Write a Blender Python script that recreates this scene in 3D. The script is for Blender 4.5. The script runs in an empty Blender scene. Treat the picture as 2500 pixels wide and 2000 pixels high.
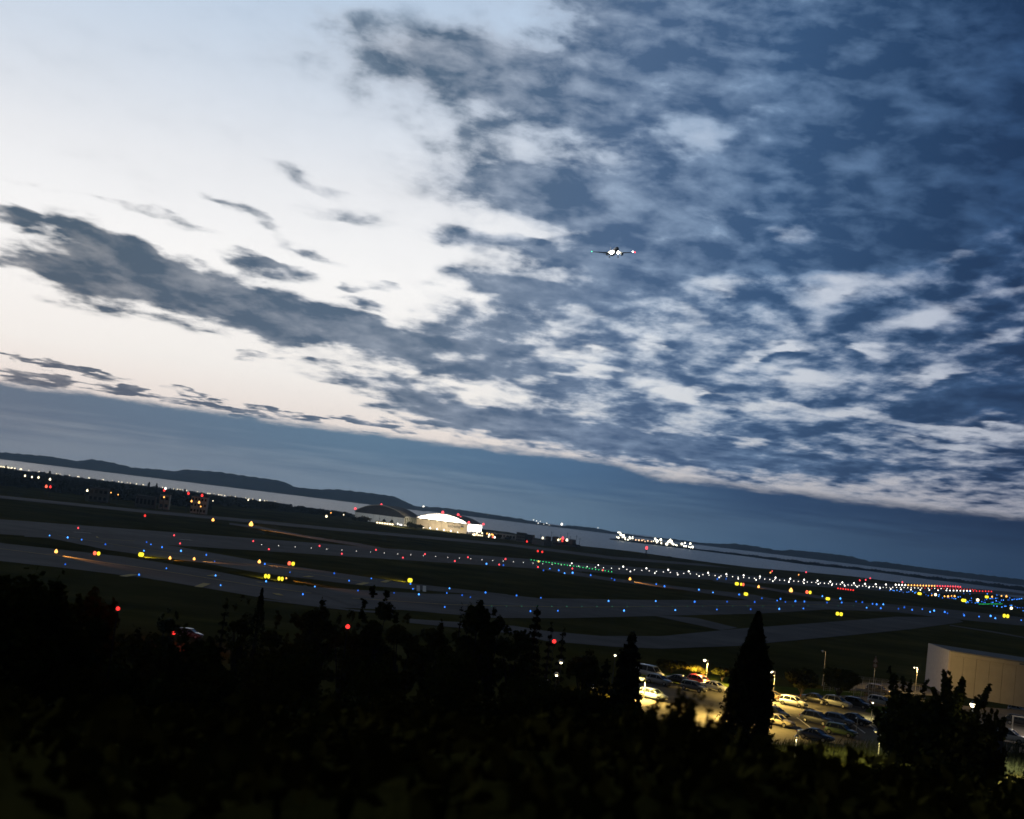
import bpy, math, random
import numpy as np
from mathutils import Vector, Matrix
R = math.radians
scene = bpy.context.scene
COL = scene.collection
random.seed(7)
rng = np.random.default_rng(7)

# ------------------------------------------------------------------ the camera's place on the hill
FPX, HCAM = 3018.0, 30.0
RHO, TH = R(7.07), math.atan(259 / 3018)
_c, _s = math.cos(RHO), math.sin(RHO)
AX = np.array([1, 0, 0.]); AU = np.array([0, -math.sin(TH), math.cos(TH)]); FW = np.array([0, math.cos(TH), math.sin(TH)])
CR = _c * AX + _s * AU
CD = _s * AX - _c * AU
EYE = np.array([0, 0, HCAM])

def ray(x, y):
    d = FPX * FW + (x - 1250) * CR + (y - 1000) * CD
    return d / np.linalg.norm(d)

def G(x, y, z=0.0):
    """point of the level z seen at a spot of the 2500 x 2000 survey photograph"""
    d = ray(x, y)
    return EYE + d * ((z - HCAM) / d[2])

def at_dist(x, y, dist):
    d = ray(x, y)
    return EYE + d * (dist / math.hypot(d[0], d[1]))

def azel(x, y):
    d = ray(x, y)
    return math.degrees(math.atan2(d[0], d[1])), math.degrees(math.asin(d[2]))

def lerp(a, b, t): return a + (b - a) * t
def sstep(a, b, x):
    t = min(1, max(0, (x - a) / (b - a))); return t * t * (3 - 2 * t)

def tz(x, y):
    """height of the land"""
    d = math.hypot(x, y); az = math.degrees(math.atan2(x, y))
    pz = lerp(3.5, 7.0, sstep(-6, 4, az))
    if d < 4: return 28.4
    if d < 140:
        t = (d - 4) / 136
        h = lerp(28.4, pz, t)
        h += 0.5 * math.sin(x * .11 + 1.3) * math.sin(y * .09) * sstep(4, 20, d) * (1 - sstep(110, 138, d))
        return h
    if d < 1000: return pz * (1 - sstep(225, 290, d))
    s = x * .573 + y * .8195                      # the far end of the field climbs a few metres
    q = max(0, s - 1420)
    return min(6.0, .0145 * q * q / (q + 40)) if q else 0.0

def Gt(x, y, off=0.0):
    z = 0.0
    for _ in range(12):
        p = G(x, y, z + off); z = .5 * z + .5 * tz(p[0], p[1])
    p = G(x, y, z + off); return p

def T(px, py):
    """where the line of sight meets the land"""
    d = ray(px, py); t = 6.0
    while t < 4000:
        p = EYE + d * t
        if p[2] < tz(p[0], p[1]): break
        t += 0.25 if t < 300 else 1.0
    return EYE + d * t

# ------------------------------------------------------------------ materials
def new_mat(name):
    m = bpy.data.materials.new(name); m.use_nodes = True
    return m, m.node_tree.nodes, m.node_tree.links

def mat(name, col, rough=.8, metal=0., spec=.3, var=0., scale=3., bump=0., bscale=20., coat=0.):
    m, n, l = new_mat(name)
    b = n['Principled BSDF']
    b.inputs['Roughness'].default_value = rough
    b.inputs['Metallic'].default_value = metal
    b.inputs['Specular IOR Level'].default_value = spec
    b.inputs['Coat Weight'].default_value = coat
    b.inputs['Base Color'].default_value = (*col, 1)
    if var or bump:
        tc = n.new('ShaderNodeTexCoord')
    if var:
        nz = n.new('ShaderNodeTexNoise'); nz.inputs['Scale'].default_value = scale; nz.inputs['Detail'].default_value = 6
        nz.inputs['Roughness'].default_value = .65
        l.new(tc.outputs['Object'], nz.inputs['Vector'])
        cr = n.new('ShaderNodeValToRGB')
        lo = tuple(max(0, c * (1 - var)) for c in col); hi = tuple(min(1, c * (1 + var)) for c in col)
        cr.color_ramp.elements[0].position = .3; cr.color_ramp.elements[0].color = (*lo, 1)
        cr.color_ramp.elements[1].position = .7; cr.color_ramp.elements[1].color = (*hi, 1)
        l.new(nz.outputs['Fac'], cr.inputs[0]); l.new(cr.outputs[0], b.inputs['Base Color'])
    if bump:
        n2 = n.new('ShaderNodeTexNoise'); n2.inputs['Scale'].default_value = bscale; n2.inputs['Detail'].default_value = 4
        bp = n.new('ShaderNodeBump'); bp.inputs['Strength'].default_value = bump
        l.new(tc.outputs['Object'], n2.inputs['Vector']); l.new(n2.outputs['Fac'], bp.inputs['Height']); l.new(bp.outputs[0], b.inputs['Normal'])
    return m

def glow(name, col, strength, sample=False):
    m, n, l = new_mat(name)
    n.remove(n['Principled BSDF'])
    e = n.new('ShaderNodeEmission'); e.inputs[0].default_value = (*col, 1); e.inputs[1].default_value = strength
    l.new(e.outputs[0], n['Material Output'].inputs[0])
    if not sample: m.cycles.emission_sampling = 'NONE'
    return m
# ------------------------------------------------------------------ sky: dusk after sunset, cloud deck over the right half
world = bpy.data.worlds.new("World"); scene.world = world; world.use_nodes = True
WN, WL = world.node_tree.nodes, world.node_tree.links
WN.clear()
class Nd:
    pass
def wn(t, **kw):
    n = WN.new(t)
    for k, v in kw.items(): setattr(n, k, v)
    return n
def setin(sock, v):
    if hasattr(v, 'is_linked') or isinstance(v, bpy.types.NodeSocket): WL.new(v, sock)
    else: sock.default_value = v
def M(op, a, b=None, c=None, clamp=False):
    n = wn('ShaderNodeMath', operation=op, use_clamp=clamp)
    setin(n.inputs[0], a)
    if b is not None: setin(n.inputs[1], b)
    if c is not None: setin(n.inputs[2], c)
    return n.outputs[0]
def VM(op, a, b=None, s=None):
    n = wn('ShaderNodeVectorMath', operation=op)
    setin(n.inputs[0], a)
    if b is not None: setin(n.inputs[1], b)
    if s is not None: setin(n.inputs['Scale'], s)
    return n.outputs[0]
def MR(v, a, b, c=0., d=1., smooth=True):
    n = wn('ShaderNodeMapRange', interpolation_type='SMOOTHSTEP' if smooth else 'LINEAR')
    setin(n.inputs[0], v)
    for i, q in enumerate((a, b, c, d)): setin(n.inputs[i + 1], q)
    return n.outputs[0]
def MIX(f, a, b):
    n = wn('ShaderNodeMix', data_type='RGBA')
    setin(n.inputs[0], f); setin(n.inputs[6], a if not isinstance(a, tuple) else (*a, 1)); setin(n.inputs[7], b if not isinstance(b, tuple) else (*b, 1))
    return n.outputs[2]
def MUL(a, b):
    n = wn('ShaderNodeMix', data_type='RGBA', blend_type='MULTIPLY'); n.inputs[0].default_value = 1
    setin(n.inputs[6], a if not isinstance(a, tuple) else (*a, 1)); setin(n.inputs[7], b if not isinstance(b, tuple) else (*b, 1))
    return n.outputs[2]
def ADD(a, b):
    n = wn('ShaderNodeMix', data_type='RGBA', blend_type='ADD'); n.inputs[0].default_value = 1
    setin(n.inputs[6], a); setin(n.inputs[7], b)
    return n.outputs[2]
def lin(rgb):
    return tuple((c / 255 / 12.92) if c <= 10 else ((c / 255 + .055) / 1.055) ** 2.4 for c in rgb)
def RAMP(v, lo, hi, stops):
    f = MR(v, lo, hi, smooth=False)
    n = wn('ShaderNodeValToRGB'); el = n.color_ramp.elements
    while len(el) < len(stops): el.new(.5)
    for e, (p, c) in zip(el, stops):
        e.position = (p - lo) / (hi - lo); e.color = (*lin(c), 1)
    WL.new(f, n.inputs[0])
    return n.outputs[0]
def NOISE(vec, scale, detail=6, rough=.55, out='Fac', dist=0.):
    n = wn('ShaderNodeTexNoise'); setin(n.inputs['Vector'], vec)
    n.inputs['Scale'].default_value = scale; n.inputs['Detail'].default_value = detail
    n.inputs['Roughness'].default_value = rough; n.inputs['Distortion'].default_value = dist
    return n.outputs[out]

tc = wn('ShaderNodeTexCoord')
dirv = VM('NORMALIZE', tc.outputs['Generated'])
sp = wn('ShaderNodeSeparateXYZ'); WL.new(dirv, sp.inputs[0])
dx, dy, dz = sp.outputs
DEG = 180 / math.pi
el = M('MULTIPLY', M('ARCSINE', dz), DEG)
az = M('MULTIPLY', M('ARCTAN2', dx, dy), DEG)
def combine(a, b, c=0.):
    n = wn('ShaderNodeCombineXYZ'); setin(n.inputs[0], a); setin(n.inputs[1], b); setin(n.inputs[2], c)
    return n.outputs[0]
P = combine(az, el)
den = M('ADD', M('MAXIMUM', dz, 0.), .10)
Q = combine(M('DIVIDE', dx, den), M('DIVIDE', dy, den))           # plan of the cloud deck
n_big = NOISE(Q, 1.7, 3, .5)
n_mid = NOISE(VM('MULTIPLY', Q, (1., .62, 1.)), 4.6, 7, .58, dist=.1)
n_fine = NOISE(VM('MULTIPLY', Q, (1., .62, 1.)), 13., 5, .55)
wv = VM('SUBTRACT', NOISE(Q, 6., 3, .5, out='Color'), (.5, .5, .5))
Pw = VM('ADD', P, VM('MULTIPLY', wv, (3.6, 1.3, 0.)))              # ragged edges

def blobs(lst, vec, k=1.0):
    # summed one after another: each look-up carries the running sum along, so the node stack stays small
    sx = wn('ShaderNodeSeparateXYZ'); WL.new(vec, sx.inputs[0])
    tot = None
    for (px, py, rx, ry, ang, w) in lst:
        a, e = azel(px, py)
        mp = wn('ShaderNodeMapping', vector_type='TEXTURE')
        mp.inputs['Location'].default_value = (a, e, 0)
        mp.inputs['Rotation'].default_value = (0, 0, -R(ang) + RHO)
        mp.inputs['Scale'].default_value = (rx / 52.7 * k, ry / 52.7 * k, 1e7)
        WL.new(combine(sx.outputs[0], sx.outputs[1], 0. if tot is None else tot), mp.inputs['Vector'])
        ln = wn('ShaderNodeVectorMath', operation='LENGTH'); WL.new(mp.outputs[0], ln.inputs[0])
        f = MR(ln.outputs['Value'], 1.35, .25)
        tot = M('MULTIPLY', f, w) if tot is None else M('MULTIPLY_ADD', f, w, tot)
    return tot

CLOUDS = [  # x, y, half length, half depth, slope, weight: the bank of cloud low over the left half
    (555, 745, 480, 62, 13, .75), (223, 680, 170, 70, 13, .75), (606, 748, 220, 62, 12, .6), (850, 800, 200, 48, 15, .7),
    (274, 587, 165, 30, 17, .95), (38, 530, 70, 22, 15, .9), (648, 654, 110, 25, 15, .75), (574, 676, 60, 25, 10, .55), (330, 640, 190, 40, 14, .7),
    (670, 829, 60, 30, 10, .45), (460, 632, 60, 20, 15, .5), (60, 640, 110, 30, 8, .4),
    (746, 440, 120, 22, 20, .62), (619, 529, 90, 20, 28, .46), (536, 485, 50, 12, 20, .38), (848, 523, 110, 22, 8, .40),
    (383, 523, 180, 11, 13, .36), (690, 600, 90, 18, 8, .32), (770, 620, 80, 12, 15, .3), (640, 640, 60, 20, 10, .4),
    (83, 925, 100, 15, 8, .95), (351, 962, 130, 11, 7, .9), (574, 1002, 150, 11, 12, .95), (128, 887, 70, 9, 12, .8),
    (230, 912, 80, 8, 12, .6), (32, 868, 40, 8, 8, .7), (733, 1020, 60, 11, 10, .7), (906, 1033, 110, 11, 8, .75), (485, 960, 60, 8, 12, .7),
    (650, 1000, 60, 6, 8, .6), (180, 935, 60, 9, 8, .5), (640, 870, 60, 8, 5, .4), (70, 440, 60, 12, 8, .35), (900, 740, 70, 14, 8, .5), (930, 700, 50, 12, 5, .4), (860, 700, 30, 12, 8, .5),
    # the deck's western edge
    (1130, 145, 420, 95, 10, .74), (1260, 190, 300, 80, 14, .35), (1140, 310, 290, 120, 10, .28), (900, 190, 260, 70, 12, .2), (1400, 480, 440, 72, 9, .75), (1185, 587, 170, 26, 8, .7), (1220, 690, 150, 40, 6, .6), (1330, 720, 200, 60, 8, .3),
    (930, 931, 200, 30, 9, .75), (1090, 1008, 210, 38, 10, .75), (1116, 893, 300, 40, 10, .6), (1180, 800, 160, 60, 10, .5), (1150, 840, 260, 30, 10, .4),
    (1400, 1060, 400, 45, 8, .5), (1800, 1120, 400, 40, 6, .45), (1750, 620, 300, 40, 5, .25), (2050, 640, 260, 40, 5, .3),
    (1500, 640, 200, 60, 8, .45), (2420, 400, 560, 190, 0, .45), (2150, 430, 420, 130, 4, .32), (2440, 90, 420, 170, 0, .45), (1720, 50, 420, 90, 4, .38), (1930, 190, 330, 150, 8, .36), (1560, 130, 200, 60, 8, .25), (1850, 440, 300, 60, 5, .4), (2420, 970, 170, 55, 0, .5),
]
HOLES = [  # breaks in the deck where the pale sky comes through
    (2047, 708, 130, 36, -5, 1.), (2258, 772, 115, 26, -5, .95), (1805, 517, 90, 22, 5, .6), (1939, 574, 60, 25, 0, .7),
    (2207, 568, 75, 18, 5, .6), (2328, 612, 40, 20, 0, .7), (1773, 689, 70, 25, 5, .8), (1690, 772, 45, 30, 0, .6),
    (1926, 848, 50, 22, 0, .9), (1850, 870, 60, 12, -10, .8), (2130, 855, 50, 20, 10, .95), (1594, 836, 45, 22, 0, .7),
    (1684, 960, 95, 18, -2, .95), (1952, 925, 65, 22, 0, .7), (2270, 919, 65, 20, -10, .8), (2450, 823, 50, 18, -20, .8),
    (2475, 715, 45, 18, 0, .7), (2270, 1045, 230, 15, 12, .62), (2430, 1055, 100, 24, 8, .8), (2360, 1020, 120, 12, 0, .5), (1888, 995, 120, 12, 3, .6),
    (1422, 855, 65, 25, -5, .7), (1333, 919, 100, 15, -5, .7), (1288, 861, 70, 18, 0, .5), (1358, 670, 90, 18, 5, .6), (1314, 568, 130, 12, 5, .75),
    (1435, 765, 50, 18, 0, .6), (1416, 191, 110, 38, 5, .38), (1792, 268, 60, 40, -30, .18), (1728, 338, 150, 32, 5, .26), (1430, 395, 140, 65, 10, .38),
    (1280, 330, 130, 60, 8, .36), (2170, 250, 90, 60, 0, .22), (2000, 300, 90, 40, 0, .25), (1480, 905, 90, 12, 0, .5), (1570, 940, 80, 12, 0, .5), (2060, 1010, 90, 12, 5, .5),
    (2330, 1090, 160, 12, 10, .6), (1830, 1075, 60, 14, 0, .45), (1600, 1050, 70, 10, 5, .4), (2400, 720, 40, 12, 0, .4),
]
s_pos = blobs(CLOUDS, Pw)
s_hole = blobs(HOLES, Pw)
deck = MR(M('ADD', az, M('MULTIPLY', M('SUBTRACT', n_big, .5), 6.)), -6.2, 4.5)
deck = M('MULTIPLY', deck, MR(el, 1.5, 5.))
t0 = M('MULTIPLY_ADD', deck, MR(el, 8., 15., .60, .80), s_pos)
nz = M('ADD', M('MULTIPLY', M('SUBTRACT', n_mid, .5), 2.0), M('MULTIPLY', M('SUBTRACT', n_fine, .5), .8))
nz = M('MULTIPLY', nz, MR(el, 16., 9., .80, 1.06))
s_hole = M('MULTIPLY', s_hole, MR(n_fine, .3, .68, .45, 1.35))
nz = M('MULTIPLY_ADD', M('SUBTRACT', n_big, .5), .35, nz)
t0 = M('MULTIPLY_ADD', s_hole, MR(el, 9., 14., -.60, -.52), t0)
n_up = M('SUBTRACT', NOISE(combine(M('MULTIPLY_ADD', el, .12, M('MULTIPLY', az, .42)), M('MULTIPLY', el, .95)), 1., 6, .55, dist=.2), .5)
up_w = MR(el, 8., 13., 0., 1.)
nz = M('MULTIPLY_ADD', M('MULTIPLY', n_up, up_w), MR(az, -8., 2., .55, 1.3), nz)
gate = MR(t0, -.02, .30, .16, 1.)
tt = M('MULTIPLY_ADD', nz, gate, t0)
cover = MR(tt, MR(el, 9., 17., .0, -.14), MR(el, 9., 17., .74, .88))
body = M('MULTIPLY_ADD', M('SUBTRACT', n_mid, .5), MR(az, 10., 20., 1.9, 1.7), M('MINIMUM', tt, MR(az, 0., 18., .78, .90)))
body = M('MULTIPLY_ADD', M('SUBTRACT', n_fine, .5), .7, body)
body = M('MULTIPLY_ADD', M('MULTIPLY', n_up, up_w), MR(az, 8., 20., 2.5, 2.1), body)
thick = MR(body, .12, MR(az, -12., -3., .92, 1.08), smooth=False)

clear = RAMP(el, 0., 40., [(0, (214, 206, 200)), (3.2, (252, 241, 233)), (5.2, (255, 251, 246)), (10, (255, 254, 253)), (14, (238, 240, 244)), (18, (214, 224, 237)), (22, (190, 209, 231)), (38, (112, 142, 184))])
cmul = RAMP(az, -40., 40., [(-40, (255, 255, 255)), (-2, (255, 255, 255)), (6, (228, 234, 242)), (14, (204, 212, 225)), (22, (182, 191, 209)), (36, (90, 112, 150))])
clear = MUL(clear, cmul)
dark = RAMP(az, -40., 40., [(-40, (80, 100, 116)), (-20, (70, 92, 111)), (-5, (84, 106, 130)), (4, (74, 100, 134)), (11, (54, 84, 122)), (17, (38, 66, 102)), (22, (29, 53, 87)), (27, (25, 46, 78))])
light = RAMP(az, -40., 40., [(-40, (170, 170, 172)), (-20, (166, 168, 172)), (-4, (172, 182, 198)), (5, (146, 167, 194)), (11, (120, 148, 182)), (16, (92, 122, 160)), (21, (60, 92, 134)), (27, (44, 76, 120))])
ccol = MIX(thick, light, dark)
skyc = MIX(cover, clear, ccol)
# slate bank of far stratus along the horizon
top = M('ADD', 2.75, M('MULTIPLY', M('SUBTRACT', NOISE(combine(M('MULTIPLY', az, .35), M('MULTIPLY', el, 1.5)), 1., 7, .68), .5), .85))
top = M('ADD', top, MR(az, 4., 8., .28, -.12))
bank = MR(M('SUBTRACT', el, top), .22, -.22)
bcol_hi = RAMP(az, -40., 40., [(-40, (100, 118, 132)), (-20, (84, 116, 140)), (-6, (92, 128, 156)), (3, (74, 112, 148)), (12, (38, 72, 110)), (22, (20, 48, 82)), (30, (15, 38, 68))])
bcol_lo = RAMP(az, -40., 40., [(-40, (140, 146, 150)), (-20, (142, 160, 172)), (-5, (140, 164, 184)), (3, (114, 146, 172)), (12, (74, 108, 142)), (22, (36, 68, 104)), (30, (28, 56, 92))])
bst = NOISE(combine(M('MULTIPLY', az, .12), M('MULTIPLY', el, 2.2)), 1.6, 6, .6)
bcol = MIX(MR(M('ADD', el, M('MULTIPLY', M('SUBTRACT', bst, .5), 3.2)), .2, 2.3), bcol_lo, bcol_hi)
skyc = MIX(bank, skyc, bcol)
# behind the camera and overhead night is already falling
rear = MR(M('ABSOLUTE', M('ADD', az, 20.)), 75., 40., .07, 1.)
skyc = MUL(skyc, combine(rear, rear, rear))
ov = MR(el, 24., 42., 1., .16)
skyc = MUL(skyc, combine(ov, ov, ov))
sky = wn('ShaderNodeTexSky', sky_type='NISHITA', sun_disc=False)
SUN_EL, SUN_AZ = R(.6), R(-24)
sky.sun_elevation = SUN_EL; sky.sun_rotation = SUN_AZ; sky.altitude = 50
bg1 = wn('ShaderNodeBackground'); WL.new(sky.outputs[0], bg1.inputs[0]); bg1.inputs[1].default_value = .004
bg2 = wn('ShaderNodeBackground'); WL.new(skyc, bg2.inputs[0]); bg2.inputs[1].default_value = 1.
adds = wn('ShaderNodeAddShader'); WL.new(bg1.outputs[0], adds.inputs[0]); WL.new(bg2.outputs[0], adds.inputs[1])
wo = wn('ShaderNodeOutputWorld'); WL.new(adds.outputs[0], wo.inputs[0])
world.cycles.sampling_method = 'MANUAL'; world.cycles.sample_map_resolution = 1024

sun = bpy.data.lights.new('sun', 'SUN'); sun.energy = .04; sun.angle = R(10); sun.color = (1, .86, .72)
so = bpy.data.objects.new('sun', sun); COL.objects.link(so)
sd = Vector((math.sin(SUN_AZ) * math.cos(SUN_EL), math.cos(SUN_AZ) * math.cos(SUN_EL), math.sin(SUN_EL)))
so.rotation_euler = sd.to_track_quat('Z', 'Y').to_euler(); so.location = (-200, 100, 300)

cam = bpy.data.cameras.new('camera'); co = bpy.data.objects.new('camera', cam); COL.objects.link(co); scene.camera = co
cam.sensor_width = 36; cam.sensor_fit = 'HORIZONTAL'; cam.lens = 36 * FPX / 2500
cam.clip_start = .1; cam.clip_end = 60000
co.matrix_world = Matrix(((CR[0], -CD[0], -FW[0], 0), (CR[1], -CD[1], -FW[1], 0), (CR[2], -CD[2], -FW[2], HCAM), (0, 0, 0, 1)))
scene.view_settings.view_transform = 'Standard'; scene.view_settings.look = 'None'
scene.view_settings.exposure = 0; scene.view_settings.gamma = 1
scene.render.engine = 'CYCLES'
scene.cycles.filter_width = 1.6
# ------------------------------------------------------------------ mesh helpers
class MB:
    def __init__(s): s.v, s.f, s.m = [], [], []
    def add(s, v, f, mi=0):
        o = len(s.v); s.v += [tuple(p) for p in v]; s.f += [tuple(i + o for i in q) for q in f]; s.m += [mi] * len(f)
    def box(s, x0, x1, y0, y1, z0, z1, mi=0):
        v = [(x, y, z) for z in (z0, z1) for y in (y0, y1) for x in (x0, x1)]
        s.add(v, [(0, 2, 3, 1), (4, 5, 7, 6), (0, 1, 5, 4), (2, 6, 7, 3), (0, 4, 6, 2), (1, 3, 7, 5)], mi)
    def frame(s, p, d):
        d = Vector(d).normalized(); u = d.orthogonal().normalized(); return d, u, d.cross(u)
    def tube(s, pts, rads, n=8, mi=0, cap=True):
        rings = []
        for i, p in enumerate(pts):
            a = Vector(pts[max(0, i - 1)]); b = Vector(pts[min(len(pts) - 1, i + 1)])
            d = (b - a).normalized()
            u = d.cross(Vector((0, 1, 0))) if abs(d.y) < .9 else d.cross(Vector((1, 0, 0)))
            u.normalize(); w = d.cross(u)
            rings.append([Vector(p) + (u * math.cos(2 * math.pi * k / n) + w * math.sin(2 * math.pi * k / n)) * rads[i] for k in range(n)])
        v = [q for r in rings for q in r]; f = []
        for i in range(len(rings) - 1):
            for k in range(n):
                f.append((i * n + k, i * n + (k + 1) % n, (i + 1) * n + (k + 1) % n, (i + 1) * n + k))
        if cap: f += [tuple(range(n))[::-1], tuple((len(rings) - 1) * n + k for k in range(n))]
        s.add(v, f, mi)
    def lathe(s, prof, n=12, mi=0, at=(0, 0, 0), axis='z'):
        v, f = [], []
        for (r, h) in prof:
            for k in range(n):
                a = 2 * math.pi * k / n; p = (r * math.cos(a), r * math.sin(a), h)
                if axis == 'y': p = (p[0], p[2], p[1])
                if axis == 'x': p = (p[2], p[0], p[1])
                v.append((p[0] + at[0], p[1] + at[1], p[2] + at[2]))
        for i in range(len(prof) - 1):
            for k in range(n): f.append((i * n + k, i * n + (k + 1) % n, (i + 1) * n + (k + 1) % n, (i + 1) * n + k))
        s.add(v, f, mi)
    def ball(s, c, r, n=8, mi=0, sz=1.0):
        pr = [(r * math.sin(math.pi * i / n) + 1e-5, -r * sz * math.cos(math.pi * i / n)) for i in range(n + 1)]
        s.lathe(pr, max(8, n), mi, c)
    def prism(s, poly, z0, z1, mi=0):
        n = len(poly)
        v = [(x, y, z0) for x, y in poly] + [(x, y, z1) for x, y in poly]
        s.add(v, [tuple(range(n))[::-1], tuple(range(n, 2 * n))] + [(i, (i + 1) % n, n + (i + 1) % n, n + i) for i in range(n)], mi)
    def mesh(s, name, mats, smooth=False):
        me = bpy.data.meshes.new(name); me.from_pydata(s.v, [], s.f)
        for m in (mats if isinstance(mats, (list, tuple)) else [mats]): me.materials.append(m)
        if any(s.m): me.polygons.foreach_set('material_index', s.m)
        if smooth: me.polygons.foreach_set('use_smooth', [True] * len(s.f))
        me.update(); return me
    def obj(s, name, mats, parent=None, loc=None, smooth=False):
        return link(name, s.mesh(name, mats, smooth), parent, loc)

def link(name, data, parent=None, loc=None, rz=0):
    o = bpy.data.objects.new(name, data); COL.objects.link(o)
    if parent: o.parent = parent
    if loc is not None: o.location = tuple(loc)
    if rz: o.rotation_euler.z = rz
    return o
def tag(o, label=None, cat=None, group=None, kind=None):
    for k, v in (('label', label), ('category', cat), ('group', group), ('kind', kind)):
        if v: o[k] = v
    return o
def thing(name, label, cat, loc=(0, 0, 0), rz=0, group=None):
    o = link(name, None, None, loc, rz); o.empty_display_size = .3
    return tag(o, label, cat, group)
def copy_tree(o, parent=None):
    c = o.copy(); COL.objects.link(c)
    if parent: c.parent = parent; c.matrix_parent_inverse = o.matrix_parent_inverse.copy()
    for ch in [q for q in o.children]: copy_tree(ch, c)
    return c
def struct(name, mb, mats, smooth=False):
    return tag(mb.obj(name, mats, smooth=smooth), kind='structure')
from mathutils.geometry import tessellate_polygon
def sheet(name, pts, z, m):
    v = [(p[0], p[1], z) for p in pts]
    tri = tessellate_polygon([[Vector(q) for q in v]])
    mb = MB()
    fixed = []
    for t in tri:
        a, b, c = (Vector(v[i]) for i in t)
        fixed.append(tuple(t) if (b - a).cross(c - a).z > 0 else tuple(t)[::-1])
    mb.add(v, fixed)
    return struct(name, mb, m)

# ------------------------------------------------------------------ the land
def ground_mat(name, stops, scale, rough=.95, bump=0.):
    m, n, l = new_mat(name); b = n['Principled BSDF']
    b.inputs['Roughness'].default_value = rough; b.inputs['Specular IOR Level'].default_value = 0. if 'grass' in name or 'lawn' in name else .1
    t = n.new('ShaderNodeTexCoord')
    a1 = n.new('ShaderNodeTexNoise'); a1.inputs['Scale'].default_value = scale; a1.inputs['Detail'].default_value = 9; a1.inputs['Roughness'].default_value = .62
    l.new(t.outputs['Object'], a1.inputs['Vector'])
    cr = n.new('ShaderNodeValToRGB'); e = cr.color_ramp.elements
    while len(e) < len(stops): e.new(.5)
    for q, (p, c) in zip(e, stops): q.position = p; q.color = (*c, 1)
    l.new(a1.outputs['Fac'], cr.inputs[0])
    a3 = n.new('ShaderNodeTexNoise'); a3.inputs['Scale'].default_value = .011; a3.inputs['Detail'].default_value = 5; a3.inputs['Roughness'].default_value = .6   # broad worn patches
    l.new(t.outputs['Object'], a3.inputs['Vector'])
    mr = n.new('ShaderNodeMapRange'); mr.inputs[1].default_value = .32; mr.inputs[2].default_value = .68; mr.inputs[3].default_value = .68; mr.inputs[4].default_value = 1.3
    l.new(a3.outputs['Fac'], mr.inputs[0])
    mx = n.new('ShaderNodeVectorMath'); mx.operation = 'SCALE'; l.new(cr.outputs[0], mx.inputs[0]); l.new(mr.outputs[0], mx.inputs['Scale'])
    l.new(mx.outputs[0], b.inputs['Base Color'])
    if bump:
        a2 = n.new('ShaderNodeTexNoise'); a2.inputs['Scale'].default_value = 6; a2.inputs['Detail'].default_value = 5
        l.new(t.outputs['Object'], a2.inputs['Vector'])
        bp = n.new('ShaderNodeBump'); bp.inputs['Strength'].default_value = bump; bp.inputs['Distance'].default_value = .1
        l.new(a2.outputs['Fac'], bp.inputs['Height']); l.new(bp.outputs[0], b.inputs['Normal'])
    return m
m_grass = ground_mat('dry_grass', [(.3, (.038, .040, .008)), (.5, (.068, .062, .014)), (.7, (.10, .086, .024))], .03, bump=.6)
m_asph = ground_mat('asphalt', [(.3, (.076, .078, .085)), (.55, (.108, .110, .118)), (.75, (.145, .146, .152))], .05)
m_conc = ground_mat('worn_concrete', [(.3, (.08, .08, .085)), (.55, (.112, .111, .113)), (.75, (.15, .147, .14))], .06)
m_park = ground_mat('car_park_asphalt', [(.3, (.10, .095, .085)), (.6, (.14, .13, .115)), (.8, (.17, .16, .14))], .4)
m_lawn = ground_mat('lawn', [(.3, (.06, .09, .012)), (.6, (.09, .125, .02)), (.8, (.12, .14, .03))], .8)
m_paint = mat('white_road_paint', (.62, .62, .58), .8, var=.25, scale=.4)
m_ypaint = mat('yellow_road_paint', (.5, .36, .06), .8, var=.25, scale=.4)

SHORE = [(-900, 1030), (-300, 1103), (0, 1142), (300, 1180), (640, 1226), (720, 1238), (820, 1251), (950, 1266), (1100, 1283), (1240, 1299), (1330, 1318), (1400, 1331), (1470, 1338), (1550, 1347), (1640, 1360), (1740, 1374), (1840, 1386), (1960, 1396), (2080, 1407), (2170, 1419), (2300, 1434), (2400, 1447), (2500, 1464), (2700, 1500), (3300, 1600)]
shore_pts = []
for (a, b), (c2, d2) in zip(SHORE[:-1], SHORE[1:]):
    for k in range(6):
        shore_pts.append(Gt(lerp(a, c2, k / 6), lerp(b, d2, k / 6)))
saz = [math.atan2(p[0], p[1]) for p in shore_pts]; sdist = [math.hypot(p[0], p[1]) for p in shore_pts]
def shore_dist(a):
    return float(np.interp(a, saz, sdist))
mb = MB()
radii = [0.0, 2, 4, 7, 11, 16, 22, 29, 37, 46, 56, 67, 79, 92, 106, 120, 135, 150, 170, 195, 215, 225, 238, 250, 262, 275, 290, 320]
far_t = [q / 48 for q in range(49)]
NA = 360
angs = []
for k in range(NA): angs.append(-math.pi + 2 * math.pi * k / NA)
angs = sorted(set(angs + [R(q * .25) for q in range(-140, 141)]))
nr = len(radii) + len(far_t)
V, Fc = [], []
for a in angs:
    sd_ = shore_dist(a) if -R(60) < a < R(60) else 2500
    for r in radii:
        x, y = r * math.sin(a), r * math.cos(a); V.append((x, y, tz(x, y)))
    for t in far_t:
        r = lerp(340, sd_, t); V.append((r * math.sin(a), r * math.cos(a), tz(r * math.sin(a), r * math.cos(a))))
    r = sd_ + 6; V.append((r * math.sin(a), r * math.cos(a), -3.0))
nr += 1
n_ = len(angs)
for i in range(n_):
    j = (i + 1) % n_
    for k in range(nr - 1): Fc.append((i * nr + k, i * nr + k + 1, j * nr + k + 1, j * nr + k)[::-1])
mb.add(V, Fc)
struct('ground', mb, m_grass, smooth=True)

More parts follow.
